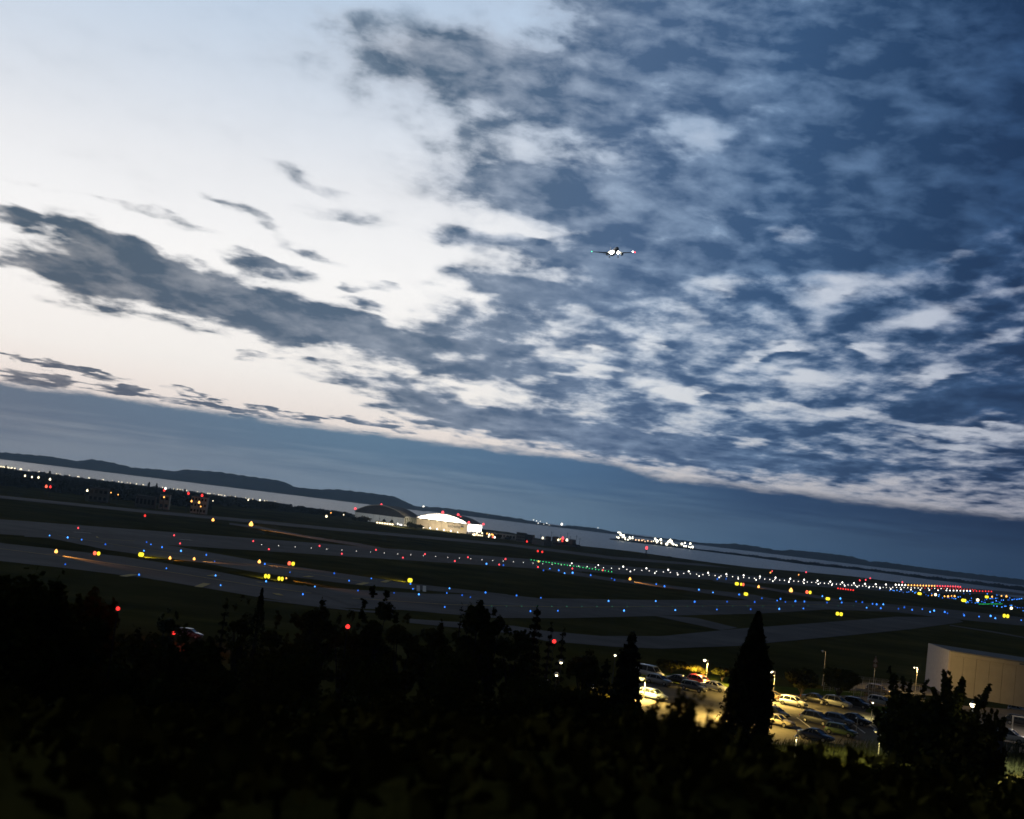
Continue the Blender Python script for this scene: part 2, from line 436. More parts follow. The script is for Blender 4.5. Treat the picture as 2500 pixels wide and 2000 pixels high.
# water of the lagoon
m_sea, n, l = new_mat('lagoon_water'); b = n['Principled BSDF']
b.inputs['Base Color'].default_value = (.012, .022, .03, 1); b.inputs['Roughness'].default_value = .28; b.inputs['IOR'].default_value = 1.33; b.inputs['Specular IOR Level'].default_value = .5
t_ = n.new('ShaderNodeTexCoord'); mp_ = n.new('ShaderNodeMapping'); mp_.inputs['Scale'].default_value = (.02, .05, .05)
w1 = n.new('ShaderNodeTexNoise'); w1.inputs['Scale'].default_value = 3.; w1.inputs['Detail'].default_value = 8; w1.inputs['Roughness'].default_value = .7
bp_ = n.new('ShaderNodeBump'); bp_.inputs['Strength'].default_value = .9; bp_.inputs['Distance'].default_value = 2.2
l.new(t_.outputs['Object'], mp_.inputs[0]); l.new(mp_.outputs[0], w1.inputs['Vector']); l.new(w1.outputs['Fac'], bp_.inputs['Height']); l.new(bp_.outputs[0], b.inputs['Normal'])
mb = MB(); Z = -1.5
mb.add([(-15000, 300, Z), (15000, 300, Z), (15000, 14500, Z), (-15000, 14500, Z)], [(0, 1, 2, 3)])
struct('water', mb, m_sea)

# far hills: profiles surveyed along the skyline, each range a solid ridge
m_hill = mat('wooded_hill', (.022, .028, .022), .95, spec=0., var=.5, scale=.004)
def hills(prof, dist, depth):
    px = [p[0] for p in prof]; py = [p[1] for p in prof]
    xs = np.arange(px[0], px[-1] + 1, 6.0)
    mb = MB(); v = []; rows = [(-.10, -2.0, 0), (0, .0, .35), (.12, .55, .7), (.28, .86, 1), (.42, 1.0, 0), (.7, .7, 1), (1.0, 0, 0)]
    for x in xs:
        y = float(np.interp(x, px, py)) + .8 * math.sin(x * .31) * math.sin(x * .07 + 1) + .5 * math.sin(x * .83)
        d = ray(x, y); hd = math.hypot(d[0], d[1]); ux, uy = d[0] / hd, d[1] / hd; te = d[2] / hd
        crest = max(6, HCAM + te * (dist + .42 * depth))
        for (q, hf, nzk) in rows:
            r = dist + q * depth
            h = crest * hf if hf >= 0 else -2.5
            h += nzk * crest * .10 * math.sin(x * .11 + q * 9) * math.sin(x * .037 + q * 5)
            v.append((ux * r, uy * r, max(h, -2.5)))
    nr_ = len(rows); f = []
    for i in range(len(xs) - 1):
        for k in range(nr_ - 1): f.append((i * nr_ + k, (i + 1) * nr_ + k, (i + 1) * nr_ + k + 1, i * nr_ + k + 1))
    mb.add(v, f)
    return struct('hills', mb, m_hill, smooth=True)
hills([(-700, 1020), (-400, 1052), (-200, 1078), (0, 1104), (119, 1114), (190, 1126), (223, 1121), (267, 1128), (327, 1142), (386, 1146), (427, 1151), (451, 1146), (534, 1152), (600, 1162), (674, 1172), (698, 1178), (719, 1189), (775, 1195), (820, 1194.5), (897, 1203), (962, 1212), (986, 1223), (1013, 1236), (1040, 1243)], 6900, 1500)
hills([(880, 1226), (1000, 1235), (1075, 1239), (1134, 1246), (1200, 1256), (1274, 1267), (1319, 1277), (1366, 1286), (1390, 1282.5), (1452, 1289), (1497, 1298), (1526, 1304), (1586, 1312), (1645, 1316), (1704, 1325), (1764, 1328), (1793, 1327), (1840, 1333), (1907, 1345), (1927, 1342), (2011, 1350), (2076, 1358), (2125, 1371), (2151, 1371), (2271, 1388), (2352, 1398), (2500, 1415), (2700, 1442), (3000, 1480)], 7700, 1500)

# the low spit across the water on the right
def spit(prof, zlow, thick):
    mb = MB(); v = []; xs = np.arange(prof[0][0], prof[-1][0], 5.)
    for x in xs:
        y = float(np.interp(x, [p[0] for p in prof], [p[1] for p in prof])); g = G(x, y, -1.5)
        th = float(np.interp(x, [p[0] for p in prof], [p[2] for p in prof]))
        u = np.array([g[0], g[1]]) / math.hypot(g[0], g[1]); r = math.hypot(g[0], g[1])
        h = th * (1 + .35 * math.sin(x * .9) * math.sin(x * .23))
        for q, hh in ((0, -2.4), (4, .3), (14, h * .6), (30, h), (60, h * .8), (110, .2), (120, -2.4)):
            v.append((u[0] * (r + q), u[1] * (r + q), hh - .2))
    f = [(i * 7 + k, (i + 1) * 7 + k, (i + 1) * 7 + k + 1, i * 7 + k + 1) for i in range(len(xs) - 1) for k in range(6)]
    mb.add(v, f); return struct('spit_of_land', mb, m_hill, smooth=True)
spit([(1488, 1317, 1), (1502, 1319, 3), (1600, 1331, 3), (1695, 1343, 3), (1840, 1361, 5), (1962, 1378, 7), (2125, 1395, 6), (2255, 1413, 7), (2352, 1424, 8), (2500, 1443, 10), (2700, 1468, 12)], 0, 6)

# ------------------------------------------------------------------ pavements of the airfield (each sheet 2 cm above the last)
RW = np.array([.573, .8195]); RN = np.array([.8195, -.573])
def rw(s, n): p = RW * s + RN * n; return (p[0], p[1])
def strip(name, s0, s1, n0, n1, z, m):
    ss = [s0] + [q for q in range(1400, 2400, 25) if s0 < q < s1] + [s1]
    mb = MB(); v = []
    for q in ss:
        for n_ in (n0, n1):
            p = rw(q, n_); v.append((p[0], p[1], tz(p[0], p[1]) * (q > 1400) + z + (.12 if q > 1400 else 0)))
    mb.add(v, [(2 * i, 2 * i + 2, 2 * i + 3, 2 * i + 1) for i in range(len(ss) - 1)] if n0 > n1 else [(2 * i, 2 * i + 1, 2 * i + 3, 2 * i + 2) for i in range(len(ss) - 1)])
    mb.f = [f[::-1] if (Vector(mb.v[f[1]]) - Vector(mb.v[f[0]])).cross(Vector(mb.v[f[2]]) - Vector(mb.v[f[1]])).z < 0 else f for f in mb.f]
    return struct(name, mb, m)
strip('runway', -150, 2330, -418, -512, .02, m_asph)
strip('runway', 760, 2330, -446, -494, .04, m_conc)
def gpoly(name, top, bottom, z, m):
    return sheet(name, [G(*p)[:2] for p in top] + [G(*p)[:2] for p in reversed(bottom)], z, m)
gpoly('taxiway', [(-120, 1311), (0, 1326), (297, 1359), (520, 1394), (640, 1418), (748, 1432), (867, 1440), (1039, 1450), (1240, 1453), (1319, 1461), (1560, 1465), (1840, 1466), (2027, 1469), (2140, 1473), (2255, 1482), (2380, 1495), (2500, 1508), (2700, 1532)],
      [(-120, 1356), (0, 1370), (180, 1390), (356, 1412), (500, 1436), (623, 1457), (720, 1472), (822, 1484), (986, 1490), (1200, 1509), (1378, 1510), (1500, 1507), (1645, 1503), (1840, 1499), (2027, 1488), (2190, 1495), (2320, 1511), (2500, 1528), (2700, 1555)], .06, m_asph)
gpoly('taxiway', [(60, 1296), (250, 1312), (420, 1333), (640, 1372), (790, 1394), (986, 1423), (1240, 1452)], [(60, 1311), (119, 1314), (267, 1344), (356, 1356), (500, 1376), (640, 1400), (867, 1428), (1240, 1458)], .08, m_asph)
gpoly('taxiway', [(-120, 1196), (0, 1210), (327, 1243), (640, 1271), (837, 1291), (1240, 1327), (1497, 1359), (1840, 1387), (1960, 1400)], [(-120, 1204), (0, 1217), (327, 1250), (640, 1279), (837, 1298), (1240, 1333), (1497, 1366), (1840, 1391), (1960, 1402)], .10, m_conc)
gpoly('taxiway', [(560, 1277), (630, 1285), (760, 1310), (870, 1326), (960, 1343)], [(560, 1281), (630, 1291), (760, 1316), (870, 1333), (930, 1345)], .12, m_asph)
gpoly('taxiway', [(1310, 1380), (1393, 1394), (1467, 1408), (1541, 1418), (1645, 1431), (1840, 1453), (1900, 1465)], [(1310, 1388), (1378, 1402), (1497, 1420), (1645, 1438), (1790, 1459), (1840, 1468)], .14, m_asph)
gpoly('taxiway', [(1740, 1414), (1834, 1428), (1925, 1444), (2001, 1455), (2060, 1466)], [(1740, 1419), (1834, 1433), (1925, 1450), (2001, 1462), (2040, 1470)], .16, m_asph)
gpoly('service_road', [(1000, 1512), (1120, 1520), (1253, 1529), (1330, 1541), (1467, 1554), (1615, 1554), (1800, 1536), (1962, 1524), (2092, 1514), (2190, 1506), (2330, 1508)],
      [(1000, 1522), (1120, 1534), (1253, 1548), (1333, 1566), (1497, 1580), (1615, 1585), (1800, 1578), (1871, 1571), (2060, 1553), (2222, 1537), (2352, 1519)], .12, m_conc)
gpoly('service_road', [(1640, 1505), (1700, 1510), (1800, 1534)], [(1600, 1505), (1640, 1514), (1760, 1540)], .18, m_conc)
gpoly('service_road', [(2320, 1526), (2420, 1541), (2520, 1559)], [(2318, 1528), (2420, 1544), (2520, 1562)], .10, m_conc)
gpoly('service_road', [(640, 1463), (760, 1477), (860, 1489), (960, 1496)], [(640, 1466), (760, 1481), (860, 1493), (960, 1501)], .14, m_conc)
gpoly('service_road', [(742, 1430), (782, 1442), (822, 1456), (880, 1474)], [(738, 1434), (775, 1450), (812, 1464), (866, 1482)], .16, m_conc)

def line(name, pts, wid, z, m):
    P2 = [np.array(G(*p)[:2]) for p in pts]; L, Rr = [], []
    for i, p in enumerate(P2):
        d = P2[min(len(P2) - 1, i + 1)] - P2[max(0, i - 1)]; d = d / np.linalg.norm(d); nn = np.array([-d[1], d[0]]) * wid / 2
        L.append(p + nn); Rr.append(p - nn)
    return sheet(name, L + Rr[::-1], z, m)
line('taxiway_marking', [(-60, 1333), (0, 1341), (180, 1364), (356, 1389), (640, 1434), (760, 1450)], .9, .2, m_ypaint)
line('taxiway_marking', [(860, 1462), (1100, 1478), (1400, 1484), (1700, 1481), (2000, 1477), (2200, 1484), (2500, 1517)], .7, .2, m_ypaint)
line('taxiway_marking', [(140, 1308), (300, 1334), (600, 1378), (900, 1424)], .7, .2, m_ypaint)
line('taxiway_marking', [(236, 1311), (238, 1314), (250, 1317), (330, 1322)], .8, .2, m_ypaint)
for (a, b) in (((180, 1300), (222, 1303)), ((437, 1318), (468, 1320))):
    line('runway_marking', [a, b], 1.8, .2, m_paint)
for (a, b) in (((299, 1409), (330, 1404)), ((483, 1435), (505, 1426)), ((627, 1422), (640, 1424)), ((512, 1408), (530, 1405)), ((745, 1410), (760, 1408)), ((875, 1429), (895, 1424)), ((935, 1423), (950, 1418)), ((672, 1450), (684, 1455))):
    line('taxiway_marking', [a, b], 2.2, .2, m_ypaint)
line('taxiway_marking', [(1021, 1431), (1021, 1445)], 1.2, .22, m_paint)
line('taxiway_marking', [(1036, 1432), (1036, 1446)], 1.2, .22, m_paint)
for k in range(8):   # threshold bars
    strip('runway_marking', 775, 805, -450 - k * 5.4, -452.2 - k * 5.4, .06, m_paint)
for k in range(24):
    strip('runway_marking', 830 + k * 60, 860 + k * 60, -469.4, -470.4, .06, m_paint)
# ------------------------------------------------------------------ lamps of the airfield
m_steel = mat('painted_steel', (.22, .22, .22), .5, .6)
m_black = mat('black_metal', (.02, .02, .02), .6)
m_lpost = mat('galvanised_post', (.42, .42, .40), .45, .7)
g_blue = glow('blue_lamp', (.035, .22, 1.0), 2.2)
g_bluew = glow('bright_blue_lamp', (.06, .30, 1.0), 3.6)
g_white = glow('white_lamp', (1.0, .95, .84), 4.0)
g_warm = glow('warm_white_lamp', (1.0, .84, .52), 3.5)
g_green = glow('green_lamp', (.04, 1.0, .25), 2.2)
g_dgreen = glow('dim_green_lamp', (.10, .75, .40), .7)
g_red = glow('red_lamp', (1.0, .035, .03), 2.2)
g_pink = glow('red_beacon_lamp', (1.0, .07, .09), 2.4)
g_amber = glow('amber_lamp', (1.0, .42, .09), 3.2)
g_yellow = glow('yellow_panel', (1.0, .82, .04), 1.6)
g_redp = glow('red_panel', (1.0, .14, .07), 2.0)

def px_of(p):
    v = np.array(p, float) - EYE; k = v @ FW
    return 1250 + FPX * (v @ CR) / k, 1000 + FPX * (v @ CD) / k

def lamp_mesh(name, g):
    """base plate, stem and a drop-shaped lens; unit lens (radius .5), scaled per lamp"""
    mb = MB()
    mb.lathe([(0.001, 0), (.42, 0), (.42, .08), (.12, .1), (.12, .42), (.34, .46), (.34, .52), (0.001, .52)], 10, 0)
    mb.lathe([(0.001, .5), (.36, .54), (.5, .78), (.47, 1.02), (.3, 1.3), (.12, 1.56), (0.001, 1.7)], 10, 1)
    return mb.mesh(name, [m_steel, g], smooth=False)
g_blued = glow('faint_blue_lamp', (.025, .18, 1.0), .9)
LM = {k: lamp_mesh(k + '_lamp', g) for k, g in dict(blue=g_blue, bluew=g_bluew, blued=g_blued, white=g_white, warm=g_warm, green=g_green, dgreen=g_dgreen, red=g_red, pink=g_pink, amber=g_amber).items()}
def lamp(name, kind, p, pxs, label, cat, group, z0=None):
    """p: point of the ground under the lamp; pxs: how many survey pixels its lens spans"""
    d = math.hypot(p[0], p[1])
    s = max(.22, .84 * pxs / FPX * d)
    o = link(name, LM[kind], None, (p[0], p[1], tz(p[0], p[1]) if z0 is None else z0))
    o.scale = (s, s, s)
    return tag(o, label, cat, group)
def lamp_px(name, kind, x, y, pxs, label, cat, group):
    d = ray(x, y)
    p = Gt(x, y); dist = math.hypot(p[0], p[1]); s = max(.22, pxs / FPX * dist)
    p = Gt(x, y, .8 * s)          # the lens, not the foot, is what shows at that spot
    return lamp(name, kind, p, pxs, label, cat, group)

# rows along the runway, even spacing on the ground
def solve_s(nn, xt):
    lo, hi = 500., 4500.
    for _ in range(50):
        m_ = (lo + hi) / 2
        q = rw(m_, nn)
        if px_of((q[0], q[1], tz(q[0], q[1])))[0] < xt: lo = m_
        else: hi = m_
    return lo
def rw3(s, nn): q = rw(s, nn); return (q[0], q[1], 0)
S_A, S_B, S_E = solve_s(-475, 2238), solve_s(-475, 2306), solve_s(-475, 2366)
LW = 'white runway edge light in the long far row beside the grass'
s = 799.; k = 0
while s < S_E:
    kind = 'pink' if s > S_B else ('amber' if s > S_A else 'white')
    lamp('runway_light', kind, rw3(s, -487), 4.0 if s > 850 else 3., {'white': LW, 'amber': 'amber runway edge light near the far end of the runway', 'pink': 'red runway edge light at the very end of the runway'}[kind], 'runway light', {'white': 'white lights of the far runway edge', 'amber': 'amber runway lights', 'pink': 'red lights at the runway end'}[kind])
    s += 39.6 if s < S_A - 60 else 13.5; k += 1
s = 805.; k = 0
while s < S_E:
    kind = 'red' if s > S_B else 'white'
    lamp('runway_light', kind, rw3(s, -440), 3.0, 'white runway edge light in the near row of the lit runway' if kind == 'white' else 'red edge light closing the near row at the runway end', 'runway light', 'white lights of the near runway edge' if kind == 'white' else 'red lights closing the near row')
    s += 38.5 if s < S_A else 17; k += 1
s = 451.; k = 0
while s < S_E:
    far = s > 1500
    kind = 'white' if s < S_A else ('red' if (k % 2 or s > S_B) else 'white')
    n0 = np.interp(s, [451, 660, 850, 2200], [-459, -462, -465, -465])
    if s < 757: lab, gr = 'tiny white centreline light set in the dark runway before the green bar', 'centreline lights before the green bar'
    elif kind == 'white': lab, gr = 'small white centreline light in the middle row of the lit runway', 'centreline lights of the lit runway'
    else: lab, gr = 'red centreline light at the distant runway end', 'red centreline lights'
    lamp('centreline_light', kind, rw3(s, n0), 1.3 if s < 757 else 1.9, lab, 'runway light', gr, None if far else .04)
    s += 12.3 if not far else 15; k += 1
for k in range(27):
    lamp('threshold_light', 'green', rw3(757, -496 + k * 2.6), 2.0, 'green light in the row across the start of the runway', 'runway light', 'green threshold lights')

def crop(x0, y0, sc, lst): return [(x0 + sc * a, y0 + sc * b) for a, b in lst]
A_ = lambda l: crop(0, 1050, .2968, l)
B_ = lambda l: crop(600, 1150, .2968, l)
C_ = lambda l: crop(1200, 1200, .2968, l)
D_ = lambda l: crop(1800, 1300, .3247, l)
F_ = lambda l: crop(1500, 1290, .2783, l)
H_ = lambda l: crop(2100, 1380, .1855, l)
blue = []
blue += [(p, 'blue taxiway light by the left taxiways, close to the yellow and orange signs', 'blue lights of the left taxiways') for p in A_([(408, 868), (556, 884), (672, 902), (867, 940), (1206, 922), (1242, 941), (1333, 964), (1184, 993), (1489, 994), (1697, 1027), (1765, 1080), (537, 1105), (1369, 1138), (1144, 1190), (1773, 1197), (1815, 1277)])]
blue += [(p, 'blue taxiway light around the taxiway junction above the dark trees', 'blue lights of the middle junction') for p in B_([(157, 765), (363, 833), (728, 842), (850, 903), (1033, 884), (167, 908), (568, 951), (470, 1014), (923, 984), (1220, 1003), (1355, 928), (1375, 970), (1424, 1015), (1676, 966), (1654, 1004), (1780, 1022), (1848, 1038), (1972, 1000), (1637, 1119), (2056, 1146)])]
blue += [(p, 'blue light along the link taxiway leading off the runway start', 'blue lights of the link taxiway') for p in B_([(1980, 764), (2119, 775)]) + C_([(98, 606), (427, 649), (480, 635), (553, 649), (601, 672), (667, 669), (816, 689), (988, 715), (1012, 728), (1355, 763), (1423, 780), (1706, 808), (1822, 831), (2037, 848), (1930, 718), (1858, 720)])]
blue += [(p, 'blue light on the edge of the wide near taxiway', 'blue lights of the near taxiway') for p in C_([(206, 856), (406, 875), (963, 901), (1351, 902), (1671, 907), (1938, 907), (35, 978), (320, 985), (546, 982), (1090, 980), (1512, 976), (1854, 971), (2132, 969)]) + D_([(362, 523), (437, 517), (505, 520), (102, 577), (316, 575), (497, 572), (131, 523)])]
blue += [(p, 'blue light along the taxiway curving away to the right edge', 'blue lights of the right taxiway') for p in D_([(185, 495), (300, 513), (325, 500), (640, 480), (775, 497), (785, 527), (893, 520), (940, 525), (1017, 537), (1048, 541), (1098, 541), (973, 566), (1079, 570), (1212, 574), (1256, 563), (1315, 582), (1391, 577), (1480, 588), (1450, 597), (1560, 598), (1580, 608), (1700, 613), (1706, 624), (1818, 633), (1905, 628), (1940, 645), (2135, 660), (675, 527)])]
blue += [(p, 'blue light in the dense far cluster at the right end of the runway', 'blue lights of the far cluster') for p in H_([(255, 320), (390, 335), (425, 330), (445, 335), (485, 330), (520, 345), (545, 335), (568, 360), (615, 355), (640, 352), (690, 345), (720, 365), (735, 355), (840, 360), (866, 388), (896, 402), (940, 375), (1040, 390), (1033, 410), (1085, 430), (1150, 430), (1175, 435), (1210, 430), (1235, 440), (1258, 440), (1290, 420), (1318, 415), (1365, 375), (1445, 380), (1430, 345), (1465, 435), (1415, 480), (1395, 492), (1443, 465), (1465, 465), (1470, 490), (1422, 492), (1515, 498), (1540, 490), (1555, 490), (1600, 480), (1625, 490), (1640, 460), (1645, 490), (1665, 450), (1673, 378), (1710, 440), (1735, 440), (1760, 440), (1725, 490), (1740, 490), (1750, 490), (1790, 470), (1785, 435), (1800, 395), (1810, 435), (1815, 480), (1840, 490), (1860, 460), (1885, 460), (1905, 540), (1920, 540), (1945, 455), (1960, 460), (1968, 430), (1975, 530), (1995, 530), (2000, 455), (2025, 450), (2035, 440), (2040, 545), (2060, 450), (2080, 445), (2100, 445), (2125, 440), (2070, 560), (2100, 560), (2140, 560), (2145, 600), (1760, 535), (1800, 540), (1865, 550), (2065, 450)])]
for i, ((x, y), lab, gr) in enumerate(blue):
    lamp_px('taxiway_light', ('bluew', 'blue', 'blued', 'blue', 'bluew', 'blued', 'blue')[(i * 11) % 7], x, y, (3.0 + 1.6 * ((i * 13) % 5) / 4) if 'far cluster' not in gr else 2.2, lab, 'taxiway light', gr)
# dim green centreline lamps of the near taxiway
for x in np.linspace(1200, 2120, 26):
    y = np.interp(x, [1200, 1500, 1840, 2120], [1480.5, 1481, 1480, 1479])
    lamp_px('centreline_light', 'dgreen', x, y, 1.3, 'dim green centreline light set in the near taxiway', 'taxiway light', 'green taxiway centreline lights')
# row of seven red lamps in front of the runway
for k in range(7):
    lamp_px('approach_light', 'red', 2046 + k * 6.2, 1436.5 + k * .75, 3.6, 'red lamp in the short row of seven standing before the white runway lights', 'airfield light', 'row of seven red lamps')
# red lamps beside the dark first stretch of the runway
for (x, y) in A_([(643, 806), (1432, 866), (2083, 914)]) + B_([(607, 616), (1071, 649), (1474, 684), (1828, 710), (2135, 725)]) + C_([(116, 556)]):
    lamp_px('runway_light', 'pink', x, y, 4.2, 'red light on the far edge of the dark first stretch of runway', 'runway light', 'red lights of the far edge')
for (x, y) in A_([(1481, 933)]) + B_([(190, 643), (790, 681), (1293, 713), (1720, 741), (2085, 770)]) + C_([(382, 622), (665, 634), (915, 648)]):
    lamp_px('runway_light', 'pink', x, y, 4.2, 'red light on the near edge of the dark first stretch of runway', 'runway light', 'red lights of the near edge')
for (x, y), k, sz, lab in [
    ((354, 1259), 'red', 5.5, 'lone red lamp on the grass strip above the left runway stretch'),
    ((1313, 1345.5), 'red', 5.2, 'left one of two red lamps side by side on grass'),
    ((1324, 1347.5), 'red', 5.2, 'right one of two red lamps side by side on grass'),
    ((1315, 1371), 'amber', 4.5, 'orange lamp standing behind the green threshold row'),
    ((1968, 1397), 'pink', 4.0, 'lone red lamp by the water, right of an orange one'),
    ((1885, 1394.5), 'pink', 3.4, 'red lamp right behind an orange lamp near the water'),
    ((1881, 1398), 'amber', 3.6, 'orange lamp in front of a red one near the water'),
    ((1950, 1403.5), 'amber', 2.8, 'small orange lamp left of the lone red one by the water'),
    ((2099, 1417), 'pink', 4.0, 'leftmost of three red lamps on the shore behind the runway'),
    ((2113.5, 1416), 'pink', 4.0, 'middle one of three red lamps on the shore behind the runway'),
    ((2124.5, 1412), 'pink', 3.6, 'rightmost of three red lamps on the shore behind the runway'),
    ((2203, 1421.5), 'pink', 4.2, 'lone red lamp on the shore above the runway end')]:
    lamp_px('warning_light', k, x, y, sz, lab, 'warning light', None)

# ------------------------------------------------------------------ amber guard lights with the patch of ground they light
def spot(parent, loc, target, power, col, angle, blend=.8, size=.15, name='beam'):
    L = bpy.data.lights.new(name, 'SPOT'); L.energy = power; L.color = col; L.spot_size = R(angle); L.spot_blend = blend; L.shadow_soft_size = size
    o = bpy.data.objects.new(name, L); COL.objects.link(o)
    o.rotation_euler = (Vector(target) - Vector(loc)).to_track_quat('-Z', 'Y').to_euler()
    o.location = loc
    o.parent = parent; o.matrix_parent_inverse = (Matrix.Translation(parent.location) @ Matrix.Rotation(parent.rotation_euler.z, 4, 'Z')).inverted()
    return o
def point(parent, loc, power, col, size=.2, name='bulb'):
    L = bpy.data.lights.new(name, 'POINT'); L.energy = power; L.color = col; L.shadow_soft_size = size
    o = bpy.data.objects.new(name, L); COL.objects.link(o); o.location = loc
    o.parent = parent; o.matrix_parent_inverse = (Matrix.Translation(parent.location) @ Matrix.Rotation(parent.rotation_euler.z, 4, 'Z')).inverted()
    return o
def guard(x, y, pxs, label, beam=None, power=900):
    p = G(x, y, 0.); d = math.hypot(p[0], p[1]); s = pxs / FPX * d
    p = G(x, y, .9 * s); p[2] = 0
    t = thing('guard_light', label, 'guard light', p)
    mb = MB(); mb.lathe([(0.001, 0), (.3, 0), (.3, .06), (.06, .08), (.06, .7 * s), (0.001, .7 * s)], 8)
    mb.box(-.35 * s, .35 * s, -.12 * s, .12 * s, .38 * s, .5 * s); mb.obj('stand', m_steel, t)
    mb = MB(); mb.lathe([(0.001, .5 * s), (.38 * s, .55 * s), (.5 * s, .8 * s), (.46 * s, 1.04 * s), (.28 * s, 1.35 * s), (.1 * s, 1.6 * s), (0.001, 1.7 * s)], 10)
    mb.obj('lens', g_amber, t)
    if beam:
        q = G(*beam); h = max(1.0, .8 * s)
        dq = Vector((q[0] - p[0], q[1] - p[1], 0)).normalized() * s * .9
        spot(t, (p[0] + dq.x, p[1] + dq.y, h), (q[0], q[1], 0), power * 24, (1, .38, .06), 34)
    return t
guard(137, 1347, 7.5, 'brightest orange guard light, leftmost by the near left taxiway', (200, 1366), 1500)
guard(415, 1363, 6, 'pale orange guard light between a yellow sign and another guard light', (436, 1369), 500)
guard(474, 1365, 5.5, 'small orange guard light with an orange glow on the grass right of it', (560, 1377), 1500)
guard(633, 1372, 7, 'orange guard light just left of a blue lamp and a red sign', (690, 1385), 1200)
guard(520, 1270, 6, 'small orange guard light far out by the thin upper taxiway')
guard(613, 1280.5, 9, 'big orange light at the fork of the thin upper taxiway', (780, 1316), 9000)
guard(1538, 1414, 5.5, 'orange guard light on the link taxiway beyond the green bar', (1580, 1427), 3000)
guard(1852, 1433, 5, 'small orange guard light right of the paired yellow and red signs', (1872, 1436), 2000)
guard(1931, 1442, 8, 'large orange guard light alone on the grass right of centre')
for (x, y), sz, lab in [((2314.6, 1456), 5, 'pale orange lamp in the far cluster, left of a twin'), ((2330.6, 1455.5), 4.5, 'pale orange lamp in the far cluster, right of its twin'), ((2306, 1456), 3.6, 'reddish orange lamp leftmost in the far cluster'), ((2323, 1455), 3, 'tiny orange lamp between the twins of the far cluster'),
                        ((2422, 1457), 4, 'orange lamp beside a yellow sign in the far cluster'), ((2445, 1455), 3.6, 'pale orange lamp near the right edge by the water'), ((2457, 1456), 5, 'pinkish lamp rightmost of the far cluster by the water'), ((2275, 1453.5), 2.8, 'small red lamp left of a yellow one in the far cluster')]:
    lamp_px('airfield_lamp', 'amber', x, y, sz, lab, 'airfield light', None)

# ------------------------------------------------------------------ lit signs: a box on two legs, glowing face
def sign(x, y, wpx, hpx, label, panels, beam=None):
    p = Gt(x, y); d = math.hypot(p[0], p[1]); k = d / FPX
    w, h = wpx * k * .9, hpx * k * .88
    p = Gt(x, y, h * .5 + .25); p[2] = tz(p[0], p[1])
    rz = -math.atan2(p[0], p[1]) + .12
    t = thing('taxiway_sign', label, 'airfield sign', p, rz)
    mb = MB(); mb.box(-w / 2, w / 2, -.1, .1, .25, .25 + h); mb.obj('housing', m_black, t)
    for sx in (-.35, .35):
        mb = MB(); mb.box(sx * w - .06, sx * w + .06, -.05, .05, 0, .25); mb.obj('leg', m_steel, t)
    n_ = len(panels); pw = w / n_
    for i, c in enumerate(panels):
        mb = MB(); x0 = -w / 2 + i * pw + .04 * w; x1 = -w / 2 + (i + 1) * pw - .04 * w
        q = h * .2; z0, z1 = .25 + .06 * h, .25 + .94 * h
        prof = [(x0 + q, z0), (x1 - q, z0), (x1, z0 + q), (x1, z1 - q), (x1 - q, z1), (x0 + q, z1), (x0, z1 - q), (x0, z0 + q)]
        mb.add([(a, -.13, b2) for a, b2 in prof] + [(a, -.1, b2) for a, b2 in prof], [tuple(range(8))] + [(j, j + 8, (j + 1) % 8 + 8, (j + 1) % 8) for j in range(8)])
        mb.obj('panel', {'y': g_yellow, 'r': g_redp, 'w': g_warm}[c], t)
    if beam:
        bq = G(*beam[:2]); dirv_ = Vector((bq[0] - p[0], bq[1] - p[1], 0)).normalized()
        spot(t, (p[0] + dirv_.x * (w * .6), p[1] + dirv_.y * (w * .6), h), (bq[0], bq[1], 0), beam[2] * 3, (1, .85, .1), 60)
    return t
sign(236, 1351, 18, 11, 'paired red and yellow lit sign between two orange lights', 'ry')
sign(344.5, 1354, 14, 12, 'single yellow lit sign spilling light on grass, far left field', 'y', (375, 1361, 6000))
sign(711, 1376, 19, 11, 'paired red and yellow lit sign at the junction, right of an orange guard light', 'ry')
sign(652, 1407, 16, 13, 'left one of two yellow lit sign pairs on the grass wedge', 'yy', (625, 1407, 2500))
sign(685, 1413, 16, 12, 'right one of two yellow lit sign pairs, next to an orange glow', 'yy', (662, 1412, 2500))
sign(1001, 1417, 13, 12, 'lone yellow lit sign at the edge of the near junction', 'y', (960, 1415, 6000))
sign(1799, 1425.5, 10, 9, 'yellow lit sign left of a red one, in the right-hand field', 'y')
sign(1812, 1427, 11, 9, 'small red and yellow lit sign right of a yellow one', 'yr')
sign(1821, 1450.5, 11, 9, 'lone yellow lit sign at the edge of the link taxiway, right-hand field', 'y')
sign(1974, 1446, 15, 9, 'red and yellow lit sign right of the large orange guard light', 'ry')
sign(2021, 1462, 11, 8, 'lone yellow lit sign beside blue lights of the right taxiway', 'y')
sign(2049, 1499, 18, 10, 'wide pair of yellow lit panels on the nearest grass island', 'yy')
sign(2456, 1504, 15, 10, 'pair of yellow lit panels near the right edge', 'yy')
sign(2245, 1449.5, 10, 7, 'yellow lit sign just below the distant runway lights', 'y')
sign(2284, 1452, 6, 7, 'narrow pale lit sign in the far cluster left of orange lamps', 'w')
sign(2353, 1466, 12, 8, 'yellow lit sign in the middle of the far blue cluster', 'y')
sign(2387, 1465, 7, 7, 'pale lit sign right of a yellow one in the far cluster', 'w')
sign(2409, 1457.5, 9, 7, 'yellow lit sign near the water in the far cluster', 'y')
sign(2469, 1485, 6, 7, 'small pale lit sign below the green line of lights', 'w')
# orange glow on the wedge next to the sign pair
guard(699, 1412, 3.2, 'dim guard light beside the right yellow sign pair', (760, 1426), 1300)
